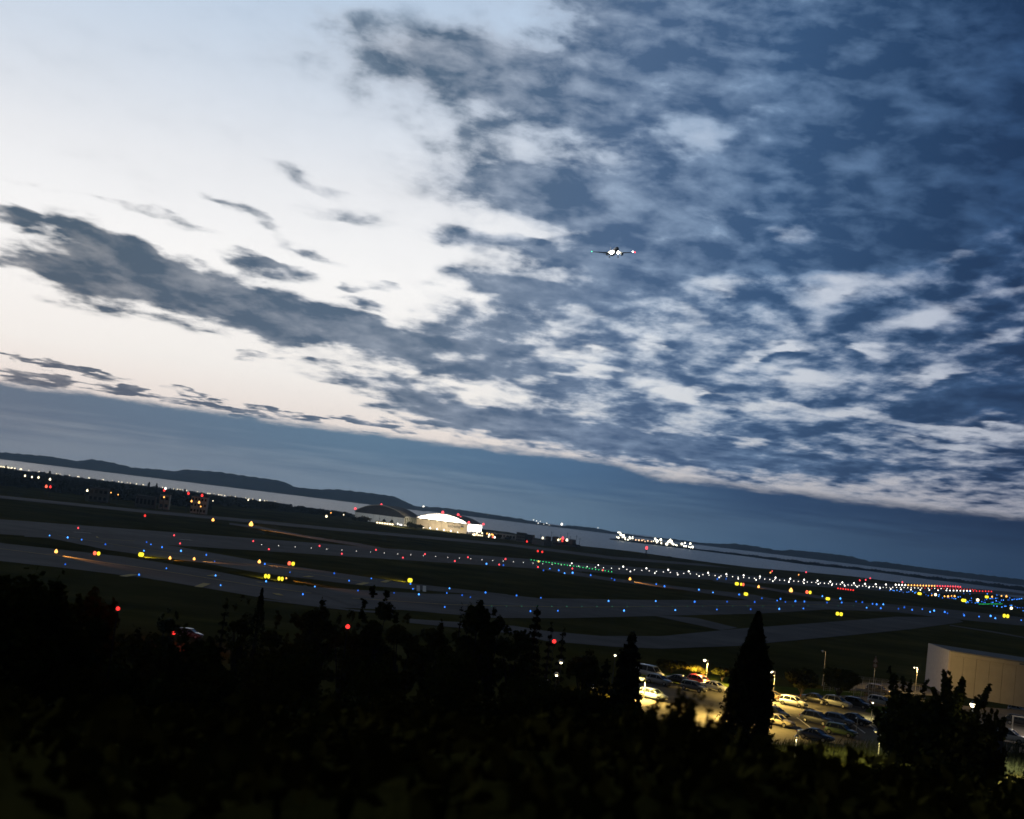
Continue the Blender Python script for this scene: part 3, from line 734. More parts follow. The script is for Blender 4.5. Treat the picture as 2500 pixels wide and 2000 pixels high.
# far green bar in the cluster
for k in range(18):
    lamp_px('threshold_light', 'green', 2391 + k * 3.25, 1475 - .03 * k, 1.2, 'green light in the distant bar right of the far cluster', 'airfield light', 'distant green bar')
# ------------------------------------------------------------------ hangars across the field
m_vault = mat('weathered_vault_concrete', (.27, .255, .23), .9, var=.25, scale=.08)
m_clad = mat('pale_cladding', (.62, .62, .60), .7, var=.08, scale=.15)
m_door = mat('beige_door_cladding', (.40, .34, .26), .75, var=.08, scale=.2)
m_white = mat('white_render', (.78, .77, .74), .7, var=.06, scale=.3)
m_glassd = mat('dark_glazing', (.03, .035, .04), .2, spec=.5)
m_winlit = glow('lit_glazing', (.80, .72, .42), .16)
m_grey = mat('grey_cladding', (.16, .17, .18), .8, var=.15, scale=.2)
m_dark = mat('dark_cladding', (.04, .04, .045), .8, var=.2, scale=.3)
m_letter = mat('dark_lettering', (.05, .04, .05), .6)
m_olive = mat('yellow_emblem', (.45, .36, .02), .6)

def ztop(x, y, dist): return at_dist(x, y, dist)[2]
def solve_W(p0, ux, uy, xt):
    lo, hi = 5., 400.
    for _ in range(50):
        w = (lo + hi) / 2
        if px_of((p0[0] + ux * w, p0[1] + uy * w, 5))[0] < xt: lo = w
        else: hi = w
    return lo
def area(parent, loc, target, sx, sy, power, col, name='floodlight'):
    L = bpy.data.lights.new(name, 'AREA'); L.shape = 'RECTANGLE'; L.size = sx; L.size_y = sy; L.energy = power; L.color = col; L.spread = R(120)
    o = bpy.data.objects.new(name, L); COL.objects.link(o); o.parent = parent; o.location = loc
    o.rotation_euler = (Vector(target) - Vector(loc)).to_track_quat('-Z', 'Y').to_euler(); return o
def hangar(label, x0, y0, x1, dist, alpha, depth, crown_px, eave_px, bright, wall_mat):
    p0 = at_dist(x0, y0, dist)
    az_ = math.atan2(p0[0], p0[1])
    th = -az_ - alpha                       # heading of the facade line
    ux, uy = math.cos(th), math.sin(th)
    W = solve_W(p0, ux, uy, x1)
    hc, he = ztop(*crown_px, dist), ztop(*eave_px, dist)
    t = thing('aircraft_hangar', label, 'hangar', (p0[0], p0[1], 0), th)
    NS = 28; rise = hc - he; rad = (W * W / 4 + rise * rise) / (2 * rise)
    def arch(x): return he + math.sqrt(max(0, rad * rad - (x - W / 2) ** 2)) - (rad - rise)
    # vault with a thin front lip and shallow waves across its length
    mb = MB(); v = []; ny = 15
    xs = [-1.2 + (W + 2.4) * i / NS for i in range(NS + 1)]
    for j in range(ny):
        y = -1.6 + (depth + 3.2) * j / (ny - 1)
        for x in xs: v.append((x, y, arch(min(W, max(0, x))) + .35 + (.35 if j % 2 else 0)))
    f = [(j * (NS + 1) + i, j * (NS + 1) + i + 1, (j + 1) * (NS + 1) + i + 1, (j + 1) * (NS + 1) + i) for j in range(ny - 1) for i in range(NS)]
    mb.add(v, f)
    lip = [(x, -1.6, arch(min(W, max(0, x))) + .35) for x in xs] + [(x, -1.6, arch(min(W, max(0, x))) - .6) for x in xs]
    mb.add(lip, [(i, NS + 1 + i, NS + 2 + i, i + 1) for i in range(NS)])
    mb.add([(x, -1.6, arch(min(W, max(0, x))) - .6) for x in xs] + [(x, 0.1, arch(min(W, max(0, x))) - .6) for x in xs], [(i, NS + 1 + i, NS + 2 + i, i + 1) for i in range(NS)])
    mb.obj('vaulted_roof', m_vault, t)
    # gable above the doors, set back 1 m with ribs
    hd = he - (1.2 if bright else 2.0)
    mb = MB(); g = []
    for i in range(NS + 1):
        x = W * i / NS; g.append((x, 0, hd)); g.append((x, 0, arch(x) - .1))
    mb.add(g, [(2 * i, 2 * i + 2, 2 * i + 3, 2 * i + 1) for i in range(NS)])
    for i in range(1, NS): mb.box(W * i / NS - .12, W * i / NS + .12, -.3, 0, hd, arch(W * i / NS) - .6)
    mb.obj('gable', m_white if bright else m_dark, t)
    # sliding doors
    nd = 8
    for i in range(nd):
        mb = MB(); mb.box(W * i / nd + .15, W * (i + 1) / nd - .15, -1.0 - .35 * (i % 2), -.6 - .35 * (i % 2), .15, hd - .1)
        for k in range(1, 6): mb.box(lerp(W * i / nd, W * (i + 1) / nd, k / 6) - .06, lerp(W * i / nd, W * (i + 1) / nd, k / 6) + .06, -1.1 - .35 * (i % 2), -1.0 - .35 * (i % 2), .15, hd - .1)
        mb.obj('sliding_door', m_door if bright else m_clad, t)
    mb = MB(); mb.box(-.5, W + .5, -1.8, -.3, hd - .1, hd + .5); mb.obj('door_rail', m_dark, t)
    # side and back walls
    mb = MB(); mb.box(W - .6, W, .2, depth, 0 if not bright else 3.2, he + .2)
    for k in range(1, 9): mb.box(W, W + .35, depth * k / 9 - .3, depth * k / 9 + .3, 0, he)
    mb.obj('side_wall', m_white if bright else m_clad, t)
    mb = MB(); mb.box(0, .6, .2, depth, 0, he + .2); mb.box(.6, W - .6, depth - .6, depth, 0, he)
    mb.obj('back_wall', m_grey, t)
    if bright:
        mb = MB(); mb.box(W - .5, W - .1, .3, depth - .3, 0, 3.1); mb.obj('side_base', m_dark, t)
    else:
        for k in range(8):
            mb = MB(); mb.box(W + .02, W + .12, depth * (k + .12) / 8, depth * (k + .88) / 8, 2.5, he - 1.2)
            w_ = mb.obj('side_window', m_winlit, t)
    if not bright:
        for k in range(4):
            o = area(t, (W * (k + .5) / 4, -30, 7), (W * (k + .5) / 4, 0, 8), 14, 2.0, 420, (.85, .93, 1.), 'added_door_fill'); mb = MB(); mb.tube([(W * (k + .5) / 4, -31, 0), (W * (k + .5) / 4, -31, 6)], [.15, .12], 6); mb.box(W * (k + .5) / 4 - .8, W * (k + .5) / 4 + .8, -31.6, -31, 6, 6.6); mb.obj('added_fill_post', m_dark, t)  # added fill lights on posts, brightening doors that only ambient spill reaches
    return t, W, hd, he, hc, arch
D_H = 1650
hL = hangar('vaulted hangar with dark curved roof, unlit pale doors and lit side windows', 865, 1271, 987, D_H, R(16), 82, (938, 1234.5), (866, 1246), False, m_clad)
hR = hangar('floodlit vaulted hangar with glowing white gable and beige doors', 1016, 1283, 1140, D_H, R(16), 86, (1075, 1254), (1140, 1279), True, m_door)
t, W, hd, he, hc, arch = hR
# lettering and emblem on the right-hand doors
cu = bpy.data.curves.new('lettering', 'FONT'); cu.body = 'sabena'; cu.size = 6.2; cu.extrude = .06; cu.align_x = 'CENTER'; cu.offset = .05
tmp = bpy.data.objects.new('lettering', cu); COL.objects.link(tmp)
bpy.context.view_layer.update()
me = bpy.data.meshes.new_from_object(tmp.evaluated_get(bpy.context.evaluated_depsgraph_get()))
bpy.data.objects.remove(tmp)
me.materials.clear(); me.materials.append(m_letter)
lo = link('lettering', me, t, (W * .745, -1.55, hd * .50)); lo.rotation_euler = (R(90), 0, 0)
mb = MB(); mb.prism([(-2.4, 0), (2.4, 0), (1.6, 2.6), (-1.6, 2.6)], 0, .1); q = mb.obj('emblem', m_letter, t, (W * .905, -1.5, hd * .66)); q.rotation_euler = (R(90), 0, 0)
mb = MB(); mb.prism([(-1.9, 0), (1.9, 0), (0, -3.4)], 0, .1); q = mb.obj('emblem', m_olive, t, (W * .905, -1.5, hd * .62)); q.rotation_euler = (R(90), 0, 0)
# floodlights standing on the door rail and by the side wall, with their lamp heads
for i in range(6):
    x = W * (i + .5) / 6
    mb = MB(); mb.box(x - .9, x + .9, -4.2, -3.4, hd + .1, hd + .8); mb.box(x - .1, x + .1, -3.5, -1.2, hd + .1, hd + .3)
    mb.obj('floodlight_head', g_warm if i < 4 else m_dark, t)
    area(t, (x, -4.0, hd + 1.0), (x, 0, hd + 7.5), 8, 1.0, 3200, (1, .93, .82))
for k in range(3):
    y = 86 * (k + .5) / 3
    area(t, (W + 9, y, 7.5), (W, y, 9.5), 22, 2.0, 7000, (1, .93, .84))
# row of lamps on the apron before the doors
th_ = t.rotation_euler.z; t0_ = Vector(t.location)
def hp(x, y): return (t0_.x + x * math.cos(th_) - y * math.sin(th_), t0_.y + x * math.sin(th_) + y * math.cos(th_))
for i in range(6):
    x = lerp(.25, .92, i / 5) * W; q = hp(x, -26)
    o = lamp('apron_lamp', 'white', q, 4.2 if i < 5 else 2.6, 'white lamp in the row on the apron before the floodlit hangar', 'apron light', 'row of apron lamps')
    point(o, (0, 0, 1.9), 13000, (1, .85, .6), .5)
    o.children[0].matrix_parent_inverse = Matrix()
# red obstruction beacons on the roofs
def beacon(x, y, dist, label, pxs=5., stem=None):
    p = at_dist(x, y, dist); s = pxs / FPX * dist
    t = thing('obstruction_light', label, 'beacon', (p[0], p[1], p[2] - .5 * s))
    mb = MB(); mb.lathe([(0.001, 0), (.42 * s, .12 * s), (.5 * s, .45 * s), (.4 * s, .8 * s), (.2 * s, 1.0 * s), (0.001, 1.05 * s)], 10); mb.obj('lens', g_pink, t)
    mb = MB(); mb.lathe([(.12 * s, -(stem or 1.2)), (.12 * s, 0), (.3 * s, 0), (.3 * s, .1 * s), (0.001, .1 * s)], 8); mb.obj('post', m_dark, t)
    return t
beacon(867.5, 1242, D_H, 'red beacon on the left end of the dark hangar roof', 5.5)
beacon(931, 1232.5, D_H + 30, 'red beacon on the crown of the dark hangar roof', 5.5)
beacon(1081, 1251, D_H + 20, 'red beacon on the crown of the floodlit hangar', 6.5)
beacon(1118.5, 1257, D_H + 40, 'topmost of three clustered red beacons on the floodlit hangar roof', 6)
beacon(1117, 1262, D_H + 20, 'lower left of three clustered red beacons on the floodlit hangar roof', 5)
beacon(1124, 1263, D_H + 20, 'lower right of three clustered red beacons on the floodlit hangar roof', 5)
beacon(1144.5, 1276, D_H - 12, 'red beacon at the corner between hangar gable and white side wall', 6)
beacon(1180, 1280, D_H + 55, 'red beacon at the far end of the white hangar side wall', 5.5)

# ------------------------------------------------------------------ low buildings, vehicles and lights around the hangars
def block(name, label, cat, x0, x1, ybase, ytop, dist, depth, mats, roof=None, win=0, lit=False, alpha=.12, rows=1):
    p0 = at_dist(x0, ybase, dist); azz = math.atan2(p0[0], p0[1]); th = -azz - alpha; ux, uy = math.cos(th), math.sin(th)
    W = solve_W(p0, ux, uy, x1); zb = tz(p0[0], p0[1])
    h = max(2.2, ztop((x0 + x1) / 2, ytop, dist) - zb)
    t = thing(name, label, cat, (p0[0], p0[1], zb), th)
    mb = MB(); mb.box(0, W, 0, depth, 0, h); mb.obj('wall', mats, t)
    mb = MB(); mb.box(-.3, W + .3, -.3, depth + .3, h, h + .35); mb.obj('roof', roof or m_dark, t)
    for r_ in range(rows):
        for i in range(win):
            mb = MB(); a = W * (i + .2) / win; b_ = W * (i + .8) / win
            z0 = h * (r_ + .3) / rows; z1 = h * (r_ + .75) / rows
            mb.box(a, b_, -.08, -.02, z0, z1); mb.obj('window', g_warm if lit else m_glassd, t)
    return t, W, h
block('terminal_annex', 'long low dimly lit building with yellowish windows before the dark hangar', 'building', 917, 962, 1283, 1275, 1560, 12, m_door, win=7, lit=True)
block('workshop', 'long pale low building right of the hangar, behind bushes', 'building', 1186, 1259, 1317, 1302, 1600, 30, m_clad, win=9)
block('office_block', 'dark square building right of the long pale one', 'building', 1259, 1281, 1320, 1301, 1560, 20, m_grey, win=5, rows=3)
block('storage_shed', 'dark low shed beside the square building', 'building', 1281, 1301, 1322, 1306, 1560, 18, m_dark, win=2)
block('shipping_container', 'long white container box on the field right of the hangars', 'container', 1298.5, 1327.5, 1327, 1318, 1500, 4, m_clad)
block('shipping_container', 'grey container standing right of the white one', 'container', 1328.5, 1347, 1330, 1321, 1510, 4, m_grey)
block('equipment_cabin', 'low lit cabin at the foot of the white hangar side wall', 'cabin', 1152, 1180, 1308, 1303.5, 1560, 6, m_door, win=6, lit=True)
# fuel plant with masts right of the containers
pp = at_dist(1330, 1318, 1640)
t = thing('fuel_depot', 'low depot of tanks and masts with coloured lights, right of the containers', 'industrial plant', (pp[0], pp[1], 0), -math.atan2(pp[0], pp[1]))
for i, (x, r_, h) in enumerate(((4, 4, 9), (14, 4.5, 10), (25, 4, 8), (36, 5, 9))):
    mb = MB(); mb.lathe([(r_, 0), (r_, h), (r_ * .6, h + .9), (0.001, h + 1.2)], 20, 0, (x, 4, 0)); mb.obj('tank', m_grey, t)
for i, (x, h) in enumerate(((-6, 12), (8, 17), (20, 15), (29, 18), (33, 14), (41, 16), (46, 13))):
    mb = MB(); mb.tube([(x, 0, 0), (x, 0, h)], [.28, .16], 6); mb.box(x - .8, x + .8, -.1, .1, h - 1.6, h - 1.3); mb.obj('mast', m_dark, t)
mb = MB(); mb.box(-4, 44, -2, -1.6, 0, 3.2); mb.obj('wall', m_dark, t)
def floodlamp(x, y, dist, pxs, g, label, cat='lamp', hpost=None):
    p = at_dist(x, y, dist); s = pxs / FPX * dist; zb = tz(p[0], p[1]) if p[2] > -1 else -1.4
    hh = max(.6, p[2] - zb - .5 * s)
    t = thing('area_lamp', label, cat, (p[0], p[1], zb))
    mb = MB(); mb.tube([(0, 0, 0), (0, 0, hh)], [.14 + .04 * s, .1 + .03 * s], 6); mb.obj('post', m_dark, t)
    mb = MB(); mb.lathe([(0.001, hh), (.4 * s, hh + .1 * s), (.5 * s, hh + .42 * s), (.34 * s, hh + .85 * s), (.1 * s, hh + 1.2 * s), (0.001, hh + 1.25 * s)], 10); mb.obj('lamp_head', g, t)
    return t
floodlamp(1325, 1314, 1600, 4.5, g_warm, 'bright white and orange lamp above the white container')
floodlamp(1363, 1318.5, 1620, 4.2, g_warm, 'white lamp left of the red light at the depot')
floodlamp(1374, 1314.5, 1620, 6.5, g_pink, 'larger upper red light at the depot')
floodlamp(1373, 1321, 1600, 4.5, g_red, 'lower red light at the depot, under the larger one')
floodlamp(1384, 1319, 1620, 5.5, g_warm, 'yellowish lamp right of the red lights at the depot')
floodlamp(1368, 1316.5, 1625, 3, g_yellow, 'small yellow lamp touching the red lights at the depot')
floodlamp(1286.5, 1322.5, 1500, 4, g_red, 'red lamp left of the white container')
for (x, y, z_, g, lab) in [(1164, 1302, 3.6, g_warm, 'warm lamp in front of the white hangar wall, left one'), (1177, 1302, 3.4, g_warm, 'warm lamp in front of the white hangar wall, right one'), (1158, 1307, 5, g_warm, 'bright warm lamp low at the left foot of the white wall'), (1189, 1303, 3.6, g_amber, 'leftmost orange lamp right of the floodlit hangar'),
                           (1194.5, 1306, 5, g_warm, 'largest warm lamp right of the floodlit hangar'), (1201, 1305, 3.6, g_amber, 'tall orange lamp right of the floodlit hangar'), (1204, 1307, 3, g_amber, 'small orange lamp above the red light by the hangar'), (1203, 1313, 4.6, g_redp, 'red orange light low at the right of the hangar'), (1207.5, 1314, 4, g_white, 'white lamp touching the red light right of the hangar'), (1193, 1311.5, 3, g_warm, 'small warm lamp under the largest one right of the hangar'),
                           (797, 1261, 5, g_warm, 'single white lamp on the dark field left of the hangars'), (808, 1252.5, 2.6, g_amber, 'small orange lamp near the water left of the dark hangar'), (839, 1257, 2.4, g_warm, 'dim lamp among low trees just left of the dark hangar'),
                           (971, 1279, 3, g_white, 'leftmost of three white lamps at the foot of the dark hangar'), (976, 1281, 2.6, g_white, 'middle of three white lamps at the foot of the dark hangar'), (980, 1282, 3, g_white, 'rightmost of three white lamps at the foot of the dark hangar')]:
    fl = floodlamp(x, y, 1540, z_, g, lab)
    if 960 < x < 985: point(fl, (fl.location.x, fl.location.y - 6, 6), 9000, (1, .93, .8), .5)
# warning mast on the shore
p = G(1576.5, 1357); t = thing('warning_mast', 'thin mast with a red light standing at the water', 'mast', (p[0], p[1], 0)); hz_ = ztop(1577.5, 1340, math.hypot(p[0], p[1]))
mb = MB(); mb.tube([(0, 0, 0), (0, 0, hz_)], [.9, .6], 6); mb.obj('post', m_dark, t)
mb = MB(); mb.ball((0, 0, hz_ + 1.2), 1.7, 8, 0, 1.4); mb.obj('lamp_head', g_pink, t)

# ------------------------------------------------------------------ refinery over the water
m_ref = mat('refinery_steel', (.18, .17, .16), .7, .2)
pr = G(1505, 1318.5, -1.0); rd = math.hypot(pr[0], pr[1])
t = thing('refinery', 'distant refinery glittering with lamps on the far side of the water', 'refinery', (pr[0], pr[1], -1), -math.atan2(pr[0], pr[1]) )
invr = Matrix.Rotation(-t.rotation_euler.z, 4, 'Z')
def rloc(x, y, extra=0):
    p = at_dist(x, y, rd + extra); return invr @ Vector((p[0] - pr[0], p[1] - pr[1], p[2] + 1))
R_ = lambda l: [(1490 + .1067 * a, 1290 + .1067 * b, s) for a, b, s in l]
e0, e1 = rloc(1500, 1318, 40), rloc(1697, 1342.5, 40)
mb = MB(); mb.box(e0.x, e1.x, 30, 160, -1.5, 1.2); mb.obj('quay', m_dark, t)
rs = random.Random(3)
lamps_r = R_([(180, 95, 3), (205, 98, 3), (235, 100, 2.4), (240, 145, 5.5), (298, 170, 7), (278, 200, 3.5), (188, 215, 4.5), (216, 225, 4), (150, 200, 2.5), (345, 220, 3.6), (345, 250, 3), (458, 225, 5), (425, 245, 6), (405, 262, 4), (512, 195, 2.6), (512, 232, 3), (580, 265, 4.5), (620, 265, 3.5), (655, 270, 4), (690, 270, 4), (725, 275, 3.6), (760, 275, 4.4), (795, 300, 2.4), (860, 288, 3.4), (905, 296, 4.6), (940, 300, 3), (990, 305, 4.5), (1028, 240, 4.5), (1070, 290, 7.5), (1155, 262, 6), (1168, 340, 3.5), (1218, 335, 3.8), (1290, 365, 7), (1330, 310, 5.5), (1360, 290, 5), (1380, 255, 3), (1400, 300, 6), (1410, 335, 5.5), (1445, 365, 4.6), (1490, 380, 2.6), (1522, 392, 3), (1562, 388, 5), (1638, 358, 5.5), (1705, 335, 4), (1690, 405, 4), (1735, 410, 4), (1780, 420, 5.5), (1830, 352, 5), (1830, 440, 4), (1880, 430, 5.5), (1370, 275, 4), (1315, 335, 4), (440, 205, 3.4), (1270, 380, 4), (320, 215, 2.6), (1100, 330, 2.6), (1060, 350, 2.2)])
g_refw = glow('refinery_lamp', (1.0, .95, .72), 6.); g_refo = glow('refinery_orange_lamp', (1.0, .62, .35), 3.)
for i, (x, y, s) in enumerate(lamps_r):
    c = rloc(x, y, 30 + (i * 37) % 90); rr = s * .42 / FPX * rd
    mb = MB(); mb.ball((0, 0, 0), rr, 6, 0, 1.15); mb.obj('lamp', g_refo if 560 < (x - 1490) / .1067 < 960 else g_refw, t, c)
    if i % 2 == 0 or s > 5:
        mb = MB()
        if s > 4.4: mb.lathe([(3.2, 0), (3.2, c.z - 1.5), (1.6, c.z + .5), (0.001, c.z + .8)], 10)
        else: mb.tube([(0, 0, 0), (0, 0, c.z - rr)], [1.0, .7], 6)
        mb.obj('tower', m_ref, t, (c.x, c.y + 6, 0))
for i in range(9):
    c = rloc(1530 + i * 18, 1325 + i * 2.3, 70); mb = MB(); rr = 7 + rs.random() * 6; mb.lathe([(rr, 0), (rr, 9), (0.001, 11)], 14); mb.obj('tank', m_ref, t, (c.x, c.y + 20, 0))

# ------------------------------------------------------------------ lamps on the far hills and shore lights on the left
g_far = glow('far_house_lamp', (1.0, .93, .78), 4.)
fm = MB(); fm.lathe([(.12, -2.2), (.12, -.5)], 6, 0); fm.ball((0, 0, 0), .5, 6, 1, 1.1); far_mesh = fm.mesh('hill_lamp', [m_dark, g_far])
far_l = [(x, y, s, 'tiny house light on the distant hillside across the water') for x, y, s in [(1302.5, 1269.5, 2), (1310, 1272, 2), (1307, 1278, 2), (1314, 1277.5, 2), (1327.5, 1280, 2.2), (1335, 1277.5, 2.2), (1341, 1283, 2.8), (1396, 1289, 2), (1167, 1258.3, 2.6), (1171.5, 1257.5, 2), (1175, 1260.5, 2), (1180, 1258, 1.8), (1191, 1258.5, 1.8), (1322, 1283, 1.6), (1460, 1289, 1.6), (1319, 1273, 1.5)]]
far_l += [(1371.5, 1280, 6.0, 'brightest white light on the crest of the distant hills'), (1034, 1237.5, 5, 'bright bluish white light on the skyline above the hangars')]
for x, y, s, lab in far_l:
    dd = 7950 if s < 5 else 8100
    p = at_dist(x, y, dd); sc = s * .9 / FPX * dd
    o = link('hill_lamp', far_mesh, None, p); o.scale = (sc, sc, sc)
    tag(o, lab, 'lamp', 'house lights on the far hills' if s < 5 else None)
for x, y, c, lab in [(1943, 1352.5, g_far, 'single white dot of light on the hills at right'), (1748.5, 1336.5, g_red, 'single red dot of light on the hills at right'), (2471, 1435, g_far, 'white light on the land far out at the right edge')]:
    dd = 7900 if x < 2400 else 5400
    p = at_dist(x, y, dd); sc = 2.2 / FPX * dd; mb = MB(); mb.lathe([(.1, -2), (.1, -.4)], 6, 0); mb.ball((0, 0, 0), .5, 6, 1)
    o = mb.obj('hill_lamp', [m_dark, c], None, p); o.scale = (sc, sc, sc); tag(o, lab, 'lamp')

sm = MB(); sm.tube([(0, 0, 0), (0, 0, 6)], [.2, .14], 6, 0); sm.tube([(0, 0, 6), (0, -1.2, 6.3)], [.12, .1], 6, 0); sm.lathe([(0.001, 4.6), (.9, 4.9), (1.15, 5.6), (.8, 6.6), (.3, 7.6), (0.001, 8.0)], 8, 1, (0, -1.3, 0))
g_shore = glow('shore_lamp', (1.0, .84, .55), 2.6)
shore_lamp = sm.mesh('street_lamp', [m_dark, g_shore])
xs_ = [3, 8, 12, 18, 22, 28, 31, 37, 50, 53, 71, 96, 117, 120, 138, 142, 148, 170, 190, 193, 217, 219, 250, 253, 275, 290, 298, 311, 318, 333, 335, 349, 351, 397, 425, 433, 436, 440, 445, 456, 483, 496, 508, 513, 523, 534, 538, 542, 549, 562, 575, 592, 600, 608, 617, 634, 646, 652, 672]
for i, x in enumerate(xs_):
    y = np.interp(x, [0, 148, 300, 480, 640, 680], [1139, 1158.5, 1177.5, 1201, 1222, 1226])
    p = at_dist(x, y, 2430 if x < 400 else 2300); o = link('street_lamp', shore_lamp, None, (p[0], p[1], p[2] - 6.0)); s = .95 if x < 60 else .62
    o.scale = (s, s, s); o.location.z = p[2] - 6 * s
    tag(o, 'small warm street lamp in the string along the left shore', 'street lamp', 'street lamps along the left shore')
for (x, y, s, g, lab) in [(61, 1162, 4, g_warm, 'white lamp, leftmost of four standing in the dark suburb at left'), (78, 1165, 3.6, g_warm, 'second white lamp from left in the dark suburb'), (94, 1166, 4.2, g_warm, 'third white lamp from left in the dark suburb'), (122, 1171, 5, g_warm, 'large white lamp above the red light in the suburb'), (113, 1188, 6, g_redp, 'brightest pinkish white lamp in the dark suburb'), (123, 1189, 5, g_red, 'red light right of the brightest suburb lamp'),
                          (213, 1198, 4.6, g_warm, 'lone white lamp on the dark suburb edge'), (271, 1203, 2.6, g_amber, 'faint left one of two orange lamps in the suburb'), (288.5, 1208, 2.6, g_amber, 'faint right one of two orange lamps in the suburb'), (400.5, 1214, 3.4, g_amber, 'small orange lamp under the red and white pair on the shore'), (401, 1197.5, 5, g_red, 'red half of the red and white pair on the shore'), (404, 1193, 4.6, g_white, 'white half of the red and white pair on the shore'),
                          (460, 1205, 5.5, g_red, 'red lamp on the left side of the square pale building'), (493.5, 1210, 5.5, g_red, 'red lamp on the right side of the square pale building'), (467.5, 1224, 4.2, g_amber, 'left orange lamp before the square pale building'), (486, 1227, 5.2, g_amber, 'right orange lamp before the square pale building'), (490, 1237, 3, g_amber, 'low orange lamp at the corner of the square pale building'),
                          (520, 1223, 2, g_warm, 'faint yellow lamp right of the square pale building'), (606, 1221, 3, g_warm, 'white lamp at the shore, left end of the low wood'), (634.5, 1221.5, 3.4, g_warm, 'white lamp at the shore above the low wood')]:
    floodlamp(x, y, 1440 if y < 1180 or x in (401, 404, 606, 634.5) else 1055, s, g, lab)
b1 = block('apartment_house', 'square pale building with red and orange lamps at the shore wood', 'building', 464, 503, 1241, 1213, 1075, 14, m_clad, win=5, rows=3)
block('house', 'low pale house half hidden in the dark suburb', 'house', 216, 262, 1211, 1193, 1075, 12, m_grey, win=4, rows=2)
block('house', 'long low house left of the orange lamp', 'house', 330, 378, 1226, 1212, 1070, 12, m_grey, win=5, rows=1)
block('house', 'small pale house directly under the red and white lamps', 'house', 388, 412, 1228, 1208, 1075, 10, m_clad, win=2, rows=2)
# ------------------------------------------------------------------ car park on the right
zp = 7.0
def psheet(name, pts, dz, m):
    return sheet(name, [G(x, y, zp)[:2] for x, y in pts], zp + dz, m)
psheet('car_park', [(1545, 1668), (1700, 1670), (1880, 1694), (1990, 1700), (2200, 1702), (2330, 1722), (2560, 1738), (2620, 1842), (2100, 1826), (1880, 1818), (1560, 1790)], .02, m_park)
psheet('lawn', [(1560, 1640), (1750, 1650), (1900, 1676), (2110, 1690), (2110, 1701), (1990, 1699), (1880, 1693), (1700, 1669), (1560, 1667)], .03, m_lawn)
psheet('lawn', [(2118, 1724), (2200, 1728), (2270, 1742), (2260, 1756), (2150, 1748), (2112, 1738)], .05, m_lawn)
psheet('service_road', [(2040, 1666), (2200, 1668), (2300, 1690), (2290, 1700), (2180, 1690), (2040, 1684)], .03, m_conc)
for k in range(9):
    x = 1900 + 44 * k; y = 1748 + 4.2 * k
    psheet('parking_marking', [(x, y), (x + 3, y + .3), (x + 38, y + 26), (x + 34, y + 26)], .04, m_paint)
# low kerb along the grass edge
kb = [G(x, y, zp) for x, y in ((1700, 1669.5), (1880, 1693.5), (1990, 1699.5), (2110, 1701.5), (2210, 1704))]
mb = MB()
for a, b in zip(kb[:-1], kb[1:]):
    d_ = Vector(b - a).normalized(); n_ = Vector((-d_.y, d_.x, 0)) * .12
    a_, b_ = Vector(a), Vector(b); up = Vector((0, 0, .13))
    mb.add([a_ - n_, b_ - n_, b_ + n_, a_ + n_, a_ - n_ + up, b_ - n_ + up, b_ + n_ + up, a_ + n_ + up], [(4, 5, 6, 7), (0, 1, 5, 4), (2, 3, 7, 6), (1, 2, 6, 5), (3, 0, 4, 7)])
struct('kerb', mb, m_conc)

m_tyre = mat('tyre_rubber', (.012, .012, .012), .85)
m_rim = mat('alloy_rim', (.45, .45, .46), .3, .9)
m_cglass = mat('car_glass', (.012, .015, .018), .08, spec=.6)
m_plate = mat('number_plate', (.6, .6, .55), .5)
m_trim = mat('black_trim', (.015, .015, .015), .6)
m_hl = mat('headlight_glass', (.7, .72, .75), .12, spec=.6)
m_tl = mat('tail_light_glass', (.32, .012, .012), .2)
def paint(name, c): return mat(name, c, .32, .15, .5, coat=.6)
PAINT = dict(white=paint('white_car_paint', (.72, .72, .70)), silver=paint('silver_car_paint', (.42, .44, .46)), grey=paint('grey_car_paint', (.12, .13, .14)), black=paint('black_car_paint', (.015, .016, .018)), blue=paint('dark_blue_car_paint', (.03, .05, .10)), red=paint('red_car_paint', (.45, .02, .03)), green=paint('green_car_paint', (.10, .16, .06)), beige=paint('beige_car_paint', (.42, .38, .30)), brown=paint('brown_car_paint', (.12, .085, .05)), steel=paint('steel_blue_car_paint', (.17, .21, .27)))
